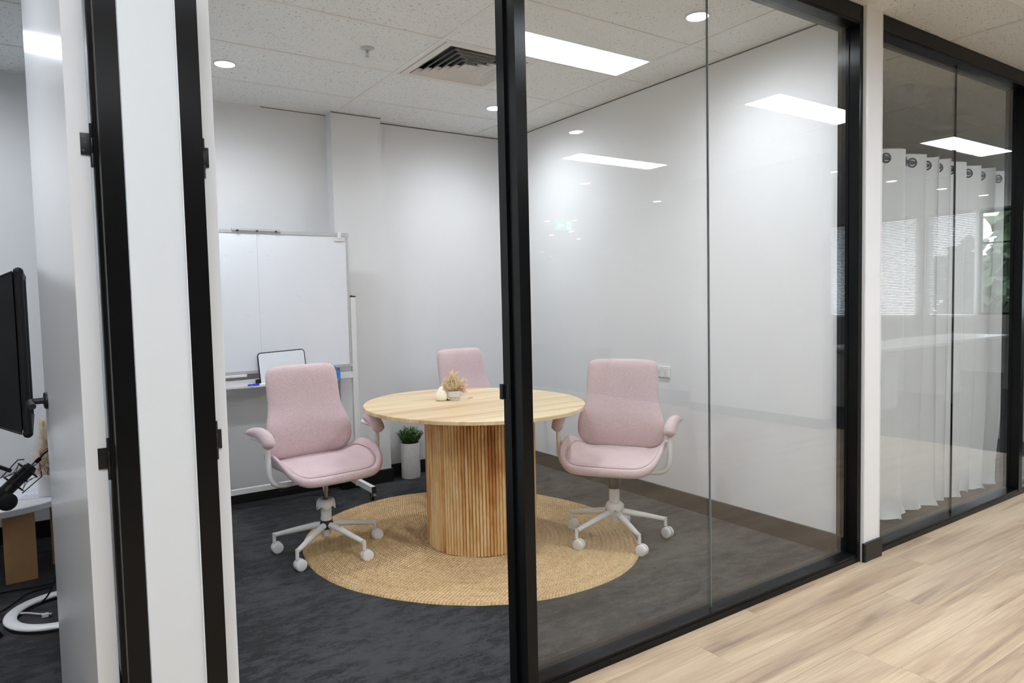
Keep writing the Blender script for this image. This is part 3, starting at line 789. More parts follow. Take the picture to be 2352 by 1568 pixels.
# ---- chairs
def sup(a, b_, n, N=64):
    o = []
    for i in range(N):
        t = 2 * PI * i / N; c, s_ = math.cos(t), math.sin(t)
        o.append((a * math.copysign(abs(c) ** (2 / n), c), b_ * math.copysign(abs(s_) ** (2 / n), s_)))
    return o
SA, SB = 0.285, 0.235
def seat_h(x, y):
    """Bucket surface of the seat: sides sweep up, front rolls over."""
    u = min(abs(x) / SA, 1.15); w = max(0.0, (u - 0.58) / 0.42); w = w * w * (1.6 - 0.6 * min(w, 1))
    fy = 1 - max(0, (y - 0.00) / SB) ** 1.6 * 0.92; by = 1 - max(0, (-y) / SB) ** 2 * 0.45
    z = 0.108 * w * max(fy, 0.05) * by
    z += -0.085 * (y - 0.0) if y < 0 else -0.04 * y
    if y > 0.15: z -= 1.0 * (y - 0.15) ** 2
    return z
_cm = []
def caster_mesh():
    """Twin wheel caster under its stem: wheel axis along x, wheels trail along y."""
    if _cm: return _cm[0]
    bm = new(); c = V(0, 0.014, 0.030); e = V(0, 1, 0); s_ = V(1, 0, 0)
    for sg in (-1, 1):
        prof = [(0.0002, 0.0235), (0.0215, 0.0240), (0.0245, 0.0230), (0.0250, 0.0205), (0.0290, 0.0195), (0.0300, 0.0165), (0.0300, 0.0050), (0.0240, 0.0030), (0.0002, 0.0030)]
        ring_faces(bm, [[bm.verts.new(c + s_ * sg * off + (e * math.cos(2 * PI * j / 28) + V(0, 0, 1) * math.sin(2 * PI * j / 28)) * q) for j in range(28)] for (q, off) in prof])
    tube(bm, [c, c + V(0, -0.006, 0.014), V(0, 0, 0.050)], [0.004, 0.010, 0.011], 12)
    _cm.append(finish('caster', bm, M['white_plastic'], 35)); return _cm[0]
def make_chair(name, label, lift=0.0, bell_up=False):
    t = thing(name, label, 'chair', group='pink office chairs round the table')
    ZC = 0.452 + lift
    # seat shell: thick padded rim
    out = sup(SA, SB, 3.7)
    bm = new()
    pillow(bm, out, lambda a, c, h: (a, c, ZC - 0.012 + seat_h(a, c) + h), rs=(0, 0.3, 0.6, 0.82, 0.90, 0.95, 0.985, 1.0),
           top=lambda r: (0.004 if r < 0.83 else 0.004 + 0.014 * math.sin(min(1, (r - 0.83) / 0.10) * PI / 2)) if r < 0.94 else 0.018 * math.sqrt(max(0, 1 - ((r - 0.94) / 0.06) ** 2)) - 0.004 * (r >= 1),
           bot=lambda r: 0.036 - 0.008 * r if r < 0.94 else 0.028 * math.sqrt(max(0, 1 - ((r - 0.94) / 0.0601) ** 2)))
    seat = obj('seat', bm, M['fabric'], t, sm=180)
    bm = new()
    outc = sup(SA * 0.865, SB * 0.865, 3.8)
    pillow(bm, [(p[0], p[1] - 0.004) for p in outc], lambda a, c, h: (a, c, ZC + seat_h(a, c) + h), rs=(0, 0.3, 0.55, 0.75, 0.88, 0.95, 0.985, 1.0),
           top=lambda r: 0.021 * math.sqrt(max(0.0, 1 - r ** 6)) + 0.002, bot=lambda r: 0.008)
    obj('cushion', bm, M['fabric'], seat, sm=180)
    pp = [(p[0] * 1.012, (p[1] - 0.004) * 1.012) for p in outc]; pp.append(pp[0])
    bm = new(); tube(bm, [(x, y, ZC + seat_h(x, y) + 0.005) for x, y in pp], 0.0035, 6, cap=False)
    obj('piping', bm, M['fabric'], seat, sm=180)
    # backrest
    half = [(0.0, 0.515), (0.08, 0.515), (0.150, 0.512), (0.190, 0.500), (0.206, 0.470), (0.210, 0.430), (0.211, 0.370), (0.213, 0.30), (0.222, 0.255), (0.238, 0.205), (0.251, 0.150), (0.254, 0.100), (0.246, 0.060), (0.225, 0.028), (0.190, 0.009), (0.13, 0.001), (0.06, 0.0)]
    hp = smooth([(a, c, 0) for a, c in half], 3)
    pts = [(p.x, p.y - 0.24) for p in hp]; pts += [(-x, y) for x, y in reversed(pts[1:])]
    pts = pts[:-1] if abs(pts[-1][0] - pts[0][0]) < 1e-5 and abs(pts[-1][1] - pts[0][1]) < 1e-5 else pts
    def bfn(a, c, h):
        zz = c + 0.24                                     # height up the backrest
        y = -0.200 - 0.10 * zz - 0.10 * max(0, zz - 0.25) ** 2 + 0.030 * math.exp(-((zz - 0.16) / 0.12) ** 2)
        y += 0.35 * a * a * (1.1 - zz)                    # sides curve forward
        return (a, y + h, ZC + 0.024 + zz * 0.985)
    bm = new(); pillow(bm, pts, bfn, rs=(0, 0.3, 0.55, 0.75, 0.87, 0.94, 0.98, 1.0), top=lambda r: 0.030 * math.sqrt(max(0.0, 1 - r ** 7)), bot=lambda r: 0.026 * math.sqrt(max(0.0, 1 - r ** 5)))
    obj('backrest', bm, M['fabric'], t, sm=180)
    # bracket from under the seat to the back
    bm = new(); tube(bm, smooth([(0, -0.05, ZC - 0.055), (0, -0.17, ZC - 0.06), (0, -0.245, ZC - 0.01), (0, -0.262, ZC + 0.12)], 5), 0.018, 10, 0.5)
    obj('back_bracket', bm, M['black'], t, sm=60)
    # arms
    for sgn in (-1, 1):
        zt = ZC + 0.178
        path = smooth([(sgn * 0.10, 0.02, ZC - 0.062), (sgn * 0.215, 0.02, ZC - 0.062), (sgn * 0.272, 0.02, ZC - 0.052), (sgn * 0.302, 0.02, ZC - 0.018), (sgn * 0.311, 0.02, ZC + 0.05), (sgn * 0.314, 0.018, ZC + 0.13), (sgn * 0.314, 0.012, zt - 0.022), (sgn * 0.315, -0.012, zt - 0.004), (sgn * 0.318, -0.06, zt - 0.001), (sgn * 0.322, -0.15, zt)], 4)
        bm = new(); tube(bm, path, 0.0140, 12)
        arm = obj('armrest', bm, M['white_metal'], t, sm=60)
        pth = smooth([(sgn * 0.313, 0.048, zt - 0.034), (sgn * 0.314, 0.036, zt - 0.006), (sgn * 0.316, 0.0, zt + 0.017), (sgn * 0.320, -0.05, zt + 0.030), (sgn * 0.328, -0.11, zt + 0.032), (sgn * 0.342, -0.165, zt + 0.026), (sgn * 0.352, -0.192, zt + 0.020)], 4)
        n = len(pth); rad = [0.004 + 0.0360 * math.sin(PI * min(1, (i / (n - 1)) * 1.0 + 0.12) ** 0.62) ** 0.55 if i < n - 1 else 0.004 for i in range(n)]
        rad[0] = 0.016; rad[1] = 0.028
        bm = new(); tube(bm, pth, rad, 16, 0.80)
        pad = obj('arm_pad', bm, M['fabric'], arm, sm=180)
        pad['label'] = 'padded pink arm top'
    # mechanism, lift and base
    bm = new(); box(bm, -0.085, 0.085, -0.12, 0.10, ZC - 0.088, ZC - 0.046, 0.008); box(bm, -0.13, 0.13, -0.01, 0.045, ZC - 0.076, ZC - 0.050, 0.004)
    tube(bm, [(0.08, 0.03, ZC - 0.075), (0.24, 0.035, ZC - 0.078)], 0.006, 8); tube(bm, [(0.22, 0.035, ZC - 0.078), (0.265, 0.036, ZC - 0.079)], 0.011, 8, 0.5)
    obj('tilt_mechanism', bm, M['black'], t, sm=40)
    if bell_up:
        bm = new(); lathe(bm, [(0.0125, 0.27), (0.0125, ZC - 0.08)], 20); tube(bm, [(0, 0, 0.335), (0, 0, ZC - 0.08)], 0.016, 16)
        obj('gas_lift', bm, M['chrome'], t, sm=40)
        bm = new(); lathe(bm, [(0.027, 0.165), (0.029, 0.245), (0.028, 0.27), (0.014, 0.275)], 24); bz = 0.295
    else:
        bm = new(); lathe(bm, [(0.033, 0.285), (0.036, 0.31), (0.036, ZC - 0.08)], 24)
        obj('gas_lift', bm, M['black'], t, sm=40)
        bm = new(); lathe(bm, [(0.027, 0.12), (0.029, 0.20), (0.029, 0.290), (0.022, 0.291)], 24); bz = 0.208
    obj('column_sleeve', bm, M['white_metal'], t, sm=40)
    # bell: cap with scalloped skirt
    bm = new(); rings = []; N = 60
    for (rr, dz, sk) in ((0.029, 0.0, 0), (0.040, -0.004, 0), (0.047, -0.012, 0), (0.050, -0.030, 0), (0.0515, -0.034, 1)):
        ring = []
        for k in range(N):
            a = 2 * PI * k / N; fall = 0.5 + 0.5 * math.cos(5 * a)
            ring.append(bm.verts.new((rr * math.cos(a), rr * math.sin(a), bz + dz - sk * 0.022 * (fall ** 0.6))))
        rings.append(ring)
    ring_faces(bm, rings, True, False)
    o = obj('hub_cover', bm, M['white_plastic'], t, sm=60)
    md = o.modifiers.new('thickness', 'SOLIDIFY'); md.thickness = 0.003
    bm = new(); lathe(bm, [(0.024, 0.128), (0.034, 0.132), (0.036, 0.160), (0.030, 0.176), (0.022, 0.178)], 20)
    obj('hub', bm, M['black'] if bell_up else M['white_metal'], t, sm=40)
    bm = new(); lathe(bm, [(0.020, 0.092), (0.021, 0.128)], 20); obj('lift_foot', bm, M['white_metal'], t, sm=40)
    for k in range(5):
        a = 2 * PI * k / 5
        d = Vector((math.cos(a), math.sin(a), 0))
        bm = new(); tube(bm, [d * 0.030 + V(0, 0, 0.150), d * 0.06 + V(0, 0, 0.148), d * 0.16 + V(0, 0, 0.128), d * 0.275 + V(0, 0, 0.103)], [0.0175, 0.0175, 0.0155, 0.012], 14, 1.0)
        tube(bm, [d * 0.283 + V(0, 0, 0.112), d * 0.284 + V(0, 0, 0.062)], 0.0095, 12)
        lg = obj('leg', bm, M['white_metal'], t, sm=50)
        cst = link('caster', caster_mesh(), lg, d * 0.284)
    return t
c1 = make_chair('office_chair', 'pink office chair standing in front of the whiteboard, turned to the doorway', 0.022, True)
c1.location = (1.218, 3.631, RUG_Z * 0); c1.rotation_euler = (0, 0, math.radians(-83 - 90))
c2 = make_chair('office_chair', 'pink office chair right of the table, standing nearest the long glass', 0.0, False)
c2.location = (2.587, 2.841, 0); c2.rotation_euler = (0, 0, math.radians(214 - 90))
c3 = copy_tree(c1); c3['label'] = 'pink office chair behind the table against the back wall, only its backrest showing'
c3.location = (2.52, 4.10, 0); c3.rotation_euler = (0, 0, math.radians(-80 - 90))
# turn the star bases to the photographed leg directions
jit = random.Random(4)
def set_legs(ch, world_deg, axis_deg):
    rz = ch.rotation_euler.z
    for lg in [o for o in ch.children if o.name.startswith('leg')]:
        lz = math.radians(world_deg) - rz; lg.rotation_euler = (0, 0, lz)
        for cs in lg.children: cs.rotation_euler = (0, 0, math.radians(axis_deg + jit.uniform(-14, 14)) - rz - lz)
set_legs(c1, 76, -78); set_legs(c2, 38, -168); set_legs(c3, -34, -100)

# ---- things on the table
tz = TZ + 0.0005
bm = new(); lathe(bm, [(0.0001, 0), (0.026, 0), (0.034, 0.006), (0.0375, 0.018), (0.0365, 0.030), (0.031, 0.044), (0.0215, 0.060), (0.014, 0.071), (0.009, 0.077), (0.005, 0.080), (0.0001, 0.0805)], 36)
ve = thing('pear_candle', 'small cream pear-shaped candle beside the dried flowers on the table', 'candle', (1.872, 3.500, tz))
obj('wax', bm, M['cream'], ve, sm=180)
bm = new(); tube(bm, [(0, 0, 0.079), (0.001, 0, 0.086), (0.003, 0.001, 0.091)], 0.0009, 6); obj('wick', bm, M['cream'], ve)

def plume(bm, base, tip, w, n, rng_, bladew=0.0014, curl=0.4):
    """A soft seed head: thin blades fanning from a stem."""
    base, tip = Vector(base), Vector(tip); ax = tip - base; L = ax.length; ax.normalize(); s_ = ax.orthogonal().normalized(); t_ = ax.cross(s_)
    for i in range(n):
        f = rng_.random() ** 0.9; a = rng_.uniform(0, 2 * PI); rad = s_ * math.cos(a) + t_ * math.sin(a)
        p = base + ax * L * f * 0.92; ln = w * (1 - 0.55 * f) * rng_.uniform(0.5, 1.15)
        q = p + ax * ln * 0.9 + rad * ln * 0.75; m_ = p + ax * ln * 0.3 + rad * ln * 0.55 * (1 + curl * rng_.uniform(-0.5, 0.5))
        side = rad.cross(ax) * bladew
        v = [bm.verts.new(p - side), bm.verts.new(p + side), bm.verts.new(m_ + side), bm.verts.new(q), bm.verts.new(m_ - side)]
        bm.faces.new(v)
fp = thing('flower_pot', 'small grey ceramic pot of dried pampas and flowers at the table centre', 'flower pot', (1.935, 3.462, tz))
bm = new(); lathe(bm, [(0.0001, 0), (0.027, 0), (0.029, 0.002), (0.029, 0.014), (0.0345, 0.018), (0.0375, 0.021), (0.038, 0.054), (0.0355, 0.054), (0.035, 0.046), (0.0001, 0.046)], 40)
obj('pot', bm, M['ceramic'], fp, sm=40)
rg = random.Random(5)
bm = new()
for (dx, dy, h, w) in ((-0.012, 0.0, 0.165, 0.045), (0.016, 0.004, 0.158, 0.040), (-0.040, 0.022, 0.125, 0.042), (0.040, -0.022, 0.120, 0.035), (0.0, 0.02, 0.145, 0.045), (-0.052, 0.030, 0.095, 0.03), (0.002, -0.012, 0.115, 0.05), (-0.020, 0.004, 0.110, 0.05), (0.022, -0.010, 0.105, 0.05)):
    plume(bm, (dx * 0.25, dy * 0.25, 0.045), (dx * 1.1, dy * 1.1, h * 1.04), w * 1.15, 110, rg, 0.0021)
o = obj('dried_grass', bm, M['straw_in'], fp); o['kind'] = 'stuff'
bm = new()
for i in range(34):
    a = rg.uniform(0, 2 * PI); c = Vector((0.040, -0.026, 0.078)) + Vector((rg.gauss(0, 0.012), rg.gauss(0, 0.012), rg.gauss(0, 0.014)))
    ball(bm, c, rg.uniform(0.006, 0.010), 1, (1, 1, 0.8))
for i in range(8): ball(bm, Vector((-0.046, 0.03, 0.055)) + Vector((rg.gauss(0, 0.009), rg.gauss(0, 0.009), rg.gauss(0, 0.007))), 0.006, 1)
plume(bm, (0.03, -0.02, 0.05), (0.058, -0.038, 0.045), 0.03, 60, rg, 0.0012)
tube(bm, [(0.03, -0.02, 0.06), (0.052, -0.034, 0.095)], 0.0008, 5); ball(bm, (0.058, -0.038, 0.110), 0.014, 1, (0.38, 0.38, 1.0))
obj('dried_blossom', bm, M['blush'], fp)
bm = new(); plume(bm, (0.0, 0.0, 0.003), (0.030, -0.018, 0.010), 0.018, 50, rg, 0.001); tube(bm, [(-0.018, 0.010, 0.002), (0.012, -0.006, 0.003)], 0.001, 5)
tag(obj('dried_sprig', bm, M['blush'], None, (2.005, 3.446, tz)), 'tiny pale dried sprig fallen on the table right of the pot', 'sprig')
bm = new(); box(bm, -0.012, 0.010, -0.004, 0.004, 0, 0.004, 0.001); box(bm, -0.012, -0.006, -0.004, 0.004, 0.0, 0.010, 0.001)
tag(obj('pen_clip', bm, M['black'], None, (1.905, 3.478, tz)), 'tiny black clip lying between the candle and the pot', 'clip')

# ---- plant against the back wall
pp_ = thing('potted_plant', 'bushy green plant in a tall white dotted ceramic cylinder by the back wall', 'plant', (2.292, 4.815, 0))
bm = new(); lathe(bm, [(0.0001, 0), (0.066, 0), (0.0705, 0.004), (0.0715, 0.02), (0.0715, 0.268), (0.069, 0.272), (0.066, 0.268), (0.064, 0.24), (0.0001, 0.24)], 48)
po = obj('pot', bm, M['pot'], pp_, sm=40)
bm = new()
for j in range(13):
    for i in range(16):
        a = 2 * PI * (i + 0.5 * (j % 2)) / 16; ball(bm, (0.0712 * math.cos(a), 0.0712 * math.sin(a), 0.014 + j * 0.0202), 0.0038, 1, (1, 1, 1))
dd = obj('dot_relief', bm, M['pot'], po, sm=180)
bm = new(); lathe(bm, [(0.0001, 0.242), (0.063, 0.242), (0.063, 0.246), (0.0001, 0.25)], 24); obj('soil', bm, M['soil'], pp_)
rg = random.Random(11); bm = new(); lb = new()
for i in range(130):
    a = rg.uniform(0, 2 * PI); rr = 0.080 * math.sqrt(rg.random()); top = Vector((rr * 1.25 * math.cos(a), rr * 1.25 * math.sin(a), 0.285 + 0.120 * (1 - (rr / 0.115) ** 2) * rg.uniform(0.65, 1.0)))
    if top.y > 0.085: top.y = 0.085
    root = Vector((rr * 0.5 * math.cos(a), rr * 0.5 * math.sin(a), 0.245)); tube(bm, [root, (root + top) / 2 + V(0, 0, 0.01), top], 0.0009, 4)
    for k in range(10):
        f = 0.30 + 0.70 * k / 9; p = root.lerp(top, f); b_ = rg.uniform(0, 2 * PI); d = Vector((math.cos(b_), math.sin(b_), rg.uniform(0.0, 0.9))).normalized()
        sd = d.cross(Vector((0, 0, 1))).normalized() * rg.uniform(0.0040, 0.0062); L = rg.uniform(0.010, 0.015)
        v = [lb.verts.new(p), lb.verts.new(p + d * L * 0.35 + sd), lb.verts.new(p + d * L * 0.75 + sd * 0.9), lb.verts.new(p + d * L), lb.verts.new(p + d * L * 0.75 - sd * 0.9), lb.verts.new(p + d * L * 0.35 - sd)]
        lb.faces.new(v)
obj('stem', bm, M['leaf'], pp_); o = obj('foliage', lb, M['leaf'], pp_); o['kind'] = 'stuff'

# ---- mobile whiteboard
YW = 4.65
wb = thing('mobile_whiteboard', 'large wheeled whiteboard on a white metal stand behind the front pink chair', 'whiteboard', (1.17, YW, 0))
def bxl(*bs, bev=0.0):
    b = new()
    for q in bs: box(b, *q, bev)
    return b
obj('board', bxl((-0.600, 0.600, -0.008, 0.008, 0.925, 1.812)), M['whiteboard'], wb)
b = new()
for q in ((-0.612, 0.612, -0.012, 0.012, 1.808, 1.830), (-0.612, 0.612, -0.012, 0.012, 0.905, 0.927), (-0.612, -0.596, -0.012, 0.012, 0.927, 1.808), (0.596, 0.612, -0.012, 0.012, 0.927, 1.808)): box(b, *q, 0.002)
bf = obj('board_frame', b, M['alu'], wb)
obj('board_seam', bxl((-0.0007, 0.0007, -0.0086, -0.0078, 0.927, 1.808)), M['alu'], wb)
for sx in (-1, 1):
    for z in (0.916, 1.819):
        c = obj('corner_cap', bxl((sx * 0.604 - 0.013, sx * 0.604 + 0.013, -0.0135, 0.0135, z - 0.014, z + 0.014), bev=0.002), M['alu'], bf)
b = new(); box(b, -0.155, 0.150, -0.020, -0.010, 1.822, 1.838, 0.002); obj('paper_clamp', b, M['alu'], wb)
b = new()
for x in (-0.12, 0.0, 0.12): box(b, x - 0.006, x + 0.006, -0.024, -0.012, 1.818, 1.828, 0.001)
obj('clamp_screw', b, M['dark_chrome'], wb)
b = new(); box(b, 0.535, 0.562, -0.018, -0.004, 1.790, 1.838, 0.003); box(b, 0.515, 0.582, -0.014, -0.010, 1.775, 1.795, 0.002); obj('hook', b, M['white_plastic'], wb)
for sx in (-1, 1):
    x = sx * 0.632
    p = obj('post', bxl((x - 0.019, x + 0.019, -0.015, 0.015, 0.055, 1.392), bev=0.002), M['white_metal'], wb)
    b = new(); box(b, x - 0.021, x + 0.021, -0.017, 0.017, 1.389, 1.398, 0.002); tube(b, [(x - 0.030, -0.004, 1.385), (x - 0.02, -0.002, 1.397), (x, 0, 1.399)], 0.004, 8); obj('post_cap', b, M['black'], p)
    f = obj('foot', bxl((x - 0.015, x + 0.015, -0.275, 0.235, 0.060, 0.100), bev=0.0015), M['white_metal'], wb)
    for e0, e1 in ((-0.282, -0.274), (0.234, 0.240)): obj('end_cap', bxl((x - 0.0155, x + 0.0155, e0, e1, 0.059, 0.101)), M['black'], f)
    for yy_ in (-0.25, 0.21):
        b = new(); tube(b, [(x, yy_, 0.061), (x, yy_ + 0.004, 0.045)], 0.008, 10); box(b, x - 0.013, x - 0.010, yy_ - 0.008, yy_ + 0.022, 0.014, 0.046, 0.001); box(b, x + 0.010, x + 0.013, yy_ - 0.008, yy_ + 0.022, 0.014, 0.046, 0.001); box(b, x - 0.013, x + 0.013, yy_ - 0.010, yy_ + 0.018, 0.040, 0.046, 0.001)
        box(b, x - 0.014, x + 0.014, yy_ - 0.034, yy_ - 0.008, 0.040, 0.044, 0.001)
        cst = obj('caster', b, M['chrome'], f)
        b = new(); tube(b, [(x - 0.009, yy_ + 0.009, 0.0175), (x + 0.009, yy_ + 0.009, 0.0175)], 0.0175, 18); obj('wheel', b, M['rubber'], cst, sm=40)
obj('crossbar', bxl((-0.613, 0.613, -0.012, 0.012, 0.130, 0.165), bev=0.002), M['white_metal'], wb)
b = new(); box(b, -0.613, 0.613, -0.014, 0.010, 0.826, 0.868, 0.002); box(b, -0.60, 0.48, -0.072, -0.014, 0.822, 0.826); box(b, -0.60, 0.48, -0.075, -0.072, 0.822, 0.832)
obj('tray', b, M['white_metal'], wb)
b = new(); box(b, 0.47, 0.482, -0.076, -0.012, 0.818, 0.834, 0.001); box(b, -0.09, -0.078, -0.076, -0.012, 0.818, 0.834, 0.001); obj('tray_end', b, M['alu'], wb)
obj('lower_rail', bxl((-0.30, -0.10, -0.024, -0.012, 0.888, 0.904), bev=0.003), M['white_plastic'], wb)
# faint marks left by pens
b = new()
for (mx_, mz, ss) in ((-0.215, 1.665, 1.0), (0.06, 1.665, 0.6), (-0.09, 1.28, 0.8), (0.24, 1.40, 0.9), (0.0, 1.30, 0.5), (-0.05, 1.69, 0.4)):
    pts = [(mx_ + 0.012 * ss * k, -0.0084, mz + 0.007 * ss * math.sin(k * 2.2)) for k in range(4)]
    tube(b, smooth(pts, 3), 0.00035, 4)
obj('pen_mark', b, M['ink'], wb)
# small framed board leaning on the tray
sb = thing('tabletop_whiteboard', 'small black-framed whiteboard leaning on the stand behind the pink chair', 'whiteboard', (1.300, YW - 0.045, 0.8262), 0)
sb.rotation_euler = (math.radians(-7), math.radians(-2.5), 0)
def rrect(a, c, r, n=6):
    o = []
    for (sx, sy, a0) in ((1, 1, 0), (-1, 1, 90), (-1, -1, 180), (1, -1, 270)):
        for k in range(n + 1):
            t = math.radians(a0 + 90 * k / n); o.append((sx * (a - r) + r * math.cos(t), sy * (c - r) + r * math.sin(t)))
    return o
b = new(); prism(b, [(x, z + 0.108) for x, z in rrect(0.149, 0.105, 0.018)], 1, -0.0045, 0.0045); obj('board', b, M['whiteboard'], sb)
b = new(); pr = [(x, 0, z + 0.108) for x, z in rrect(0.150, 0.106, 0.019)]; pr.append(pr[0]); tube(b, pr, 0.0052, 8, cap=False); obj('frame', b, M['black'], sb)
b = new(); box(b, -0.155, -0.110, -0.002, 0.012, 0.000, 0.045, 0.002); prism(b, [(0.004, 0.0), (0.024, 0.0), (0.004, 0.05)], 0, -0.18, -0.14); obj('stand', b, M['black'], sb)
# markers and erasers on the tray
mk = thing('marker_pen', 'blue marker pen with white cap lying on the tray at the left', 'marker pen', (1.115, YW - 0.052, 0.8345), math.radians(4))
b = new(); tube(b, [(-0.05, 0, 0), (0.02, 0, 0)], 0.0078, 12); obj('body', b, M['navy'], mk, sm=40)
b = new(); tube(b, [(0.021, 0, 0), (0.058, 0, 0)], 0.0072, 12); obj('cap', b, M['white_plastic'], mk, sm=40)
bm = bxl((-0.029, 0.029, -0.016, 0.016, 0, 0.055), bev=0.002)
tag(obj('eraser', bm, M['blue'], None, (1.646, YW - 0.050, 0.8262)), 'lower blue whiteboard eraser on the tray right of the chair back', 'eraser')
bm = bxl((-0.025, 0.025, -0.016, 0.016, 0, 0.036), bev=0.002)
tag(obj('eraser', bm, M['blue'], None, (1.625, YW - 0.050, 0.8818)), 'upper blue whiteboard eraser stacked on the other one', 'eraser')
bm = new(); tube(bm, [(-0.024, 0, 0.008), (0.014, 0, 0.010)], 0.0085, 12); box(bm, -0.022, -0.006, -0.006, 0.006, 0.012, 0.024, 0.003)
tag(obj('marker_pen', bm, M['red'], None, (1.606, YW - 0.050, 0.9185)), 'orange red marker lying on top of the blue erasers', 'marker pen')

# ---- power outlets on the right wall
def outlet(y0, y1, z0, z1, depth, label, two):
    t = thing('power_outlet', label, 'power outlet', (XR0, (y0 + y1) / 2, (z0 + z1) / 2))
    w, h = (y1 - y0) / 2, (z1 - z0) / 2
    obj('plate', bxl((-depth, 0, -w, w, -h, h), bev=0.003), M['white_plastic'], t)
    if two:
        for s_ in (-1, 1):
            obj('switch', bxl((-depth - 0.004, -depth + 0.001, s_ * 0.024 - 0.006, s_ * 0.024 + 0.006, 0.012, 0.024), bev=0.0015), M['white_plastic'], t)
            b = new()
            for (dy, dz, r_) in ((-0.007, -0.006, 0.5), (0.007, -0.006, -0.5), (0, -0.020, 0)):
                box(b, -depth - 0.0004, -depth + 0.001, s_ * 0.024 + dy - 0.001, s_ * 0.024 + dy + 0.001, dz - 0.004, dz + 0.004)
            obj('socket', b, M['dark_chrome'], t)
outlet(3.100, 3.218, 0.822, 0.894, 0.012, 'white double power outlet on the right wall beside the pink chair', True)
outlet(3.222, 3.330, 0.828, 0.900, 0.008, 'second white wall plate mostly hidden behind the chair back', False)

# ================================================================== CURTAINED ROOM
YC, ZROD = 2.085, 2.095
X0C, X1C = 3.53, 5.70
cu = thing('sheer_curtain', 'long white sheer eyelet curtain bunched on a rod behind the right glass', 'curtain', (0, 0, 0))
NX, NZ = 420, 34
rg = random.Random(2)
segs = [0.12, 0.34, 0.10, 0.26, 0.09, 0.15, 0.06, 0.12, 0.06, 0.12, 0.07, 0.22, 0.07, 0.15, 0.08, 0.20, 0.11, 0.22, 0.08]
cum = [0]
for q in segs: cum.append(cum[-1] + q)
tot = cum[-1]
def phase(s_):
    d = s_ * tot
    for i in range(len(segs)):
        if d <= cum[i + 1] or i == len(segs) - 1: return (i + (d - cum[i]) / segs[i]) * PI
def cpos(s_, z):
    """s along the cloth 0..1, height z."""
    ph = phase(s_); h = (ZROD + 0.05 - z) / 2.14
    sag = 1 + 0.5 * h
    x = X0C + (X1C - X0C) * s_ + 0.0 * h - max(0, s_ - 0.55) * 0.55 * h * h
    x += 0.018 * math.sin(2 * ph) * 1.0 + 0.010 * noise.noise(Vector((s_ * 9, h * 2.0, 0)))
    y = YC + 0.050 * math.sin(ph) * (1 - 0.25 * h) + 0.022 * h * noise.noise(Vector((s_ * 16, h * 1.7, 4))) + 0.004 * h * noise.noise(Vector((s_ * 50, h * 3, 9)))
    low = max(0.0, (0.16 - z) / 0.16)
    if low > 0:
        x += low * 0.030 * noise.noise(Vector((s_ * 40, z * 22, 7))); y += low * (0.050 * noise.noise(Vector((s_ * 30, z * 18, 2))) - 0.008)
    return x, max(y, 1.972), z
def cloth(zt, zb, nz, s0=0.0, s1=1.0, dy=0.0, wav=0.0, nx=NX):
    b = new(); rows = []
    for j in range(nz + 1):
        z = zt + (zb - zt) * (j / nz); row = []
        for i in range(nx + 1):
            s_ = s0 + (s1 - s0) * i / nx; zz = z
            if j == 0: zz = z + wav * math.sin(phase(s_) * 1.3 + 1)
            if j == nz and zb < 0.1: zz = z + 0.010 + 0.010 * noise.noise(Vector((s_ * 20, 0, 5)))
            x, y, q = cpos(s_, zz); row.append(b.verts.new((x, y + dy, q)))
        rows.append(row)
    for a_, b_ in zip(rows, rows[1:]):
        for i in range(nx): b.faces.new((a_[i], a_[i + 1], b_[i + 1], b_[i]))
    return b
obj('fabric', cloth(ZROD + 0.012 + 0.036, 0.006, NZ, wav=0.003), M['sheer'], cu, sm=180)
obj('header_band', cloth(ZROD + 0.050, ZROD - 0.055, 5, dy=-0.0012, wav=0.003), M['sheer_band'], cu, sm=180)
for i in range(1, len(segs)):
    s_ = cum[i] / tot
    a = Vector(cpos(s_ - 0.004, ZROD)); c = Vector(cpos(s_ + 0.004, ZROD)); d = (c - a); d.z = 0; d.normalize(); n_ = Vector((-d.y, d.x, 0)); ctr = Vector(cpos(s_, ZROD)); 
    b = new(); rings = []
    for k in range(28):
        th = 2 * PI * k / 28; o_ = d * math.cos(th) + V(0, 0, 1) * math.sin(th)
        rings.append([b.verts.new(ctr + o_ * (0.0245 + 0.005 * math.cos(2 * PI * j / 8)) + n_ * 0.004 * math.sin(2 * PI * j / 8)) for j in range(8)])
    rings.append(rings[0]); ring_faces(b, rings, True, False)
    obj('eyelet', b, M['dark_chrome'], cu, sm=180)
b = new(); tube(b, [(XR1 + 0.001, YC, ZROD), (5.82, YC, ZROD)], 0.0125, 16); tag(obj('curtain_rod', b, M['dark_chrome'], None, sm=40), 'dark metal rod carrying the sheer curtain', 'curtain rod')

# ================================================================== PODCAST ROOM
ct = thing('coffee_table', 'round white marble topped low table on wooden slab legs in the podcast room', 'table', (-0.275, 4.42, 0))
bm = new(); lathe(bm, [(0.0001, 0.368), (0.430, 0.368), (0.434, 0.372), (0.434, 0.398), (0.430, 0.402), (0.0001, 0.402)], 72); obj('tabletop', bm, M['marble'], ct, sm=35)
for (a_, b_, r_) in ((0.127, -0.247, 0.06), (0.295, -0.02, 1.2), (-0.22, 0.02, 1.9)):
    b = new(); box(b, -0.066, 0.066, -0.018, 0.018, 0, 0.368, 0.004); o = obj('leg', b, M['warm_wood'], ct, (a_, b_, 0)); o.rotation_euler = (0, 0, r_)
vp = thing('pampas_vase', 'white pot of tall pampas grass on the marble table', 'vase', (-0.012, 4.215, 0.402))
bm = new(); lathe(bm, [(0.0001, 0), (0.046, 0), (0.050, 0.004), (0.051, 0.105), (0.047, 0.105), (0.046, 0.09), (0.0001, 0.09)], 36); obj('pot', bm, M['white_plastic'], vp, sm=40)
rg = random.Random(9); bm = new()
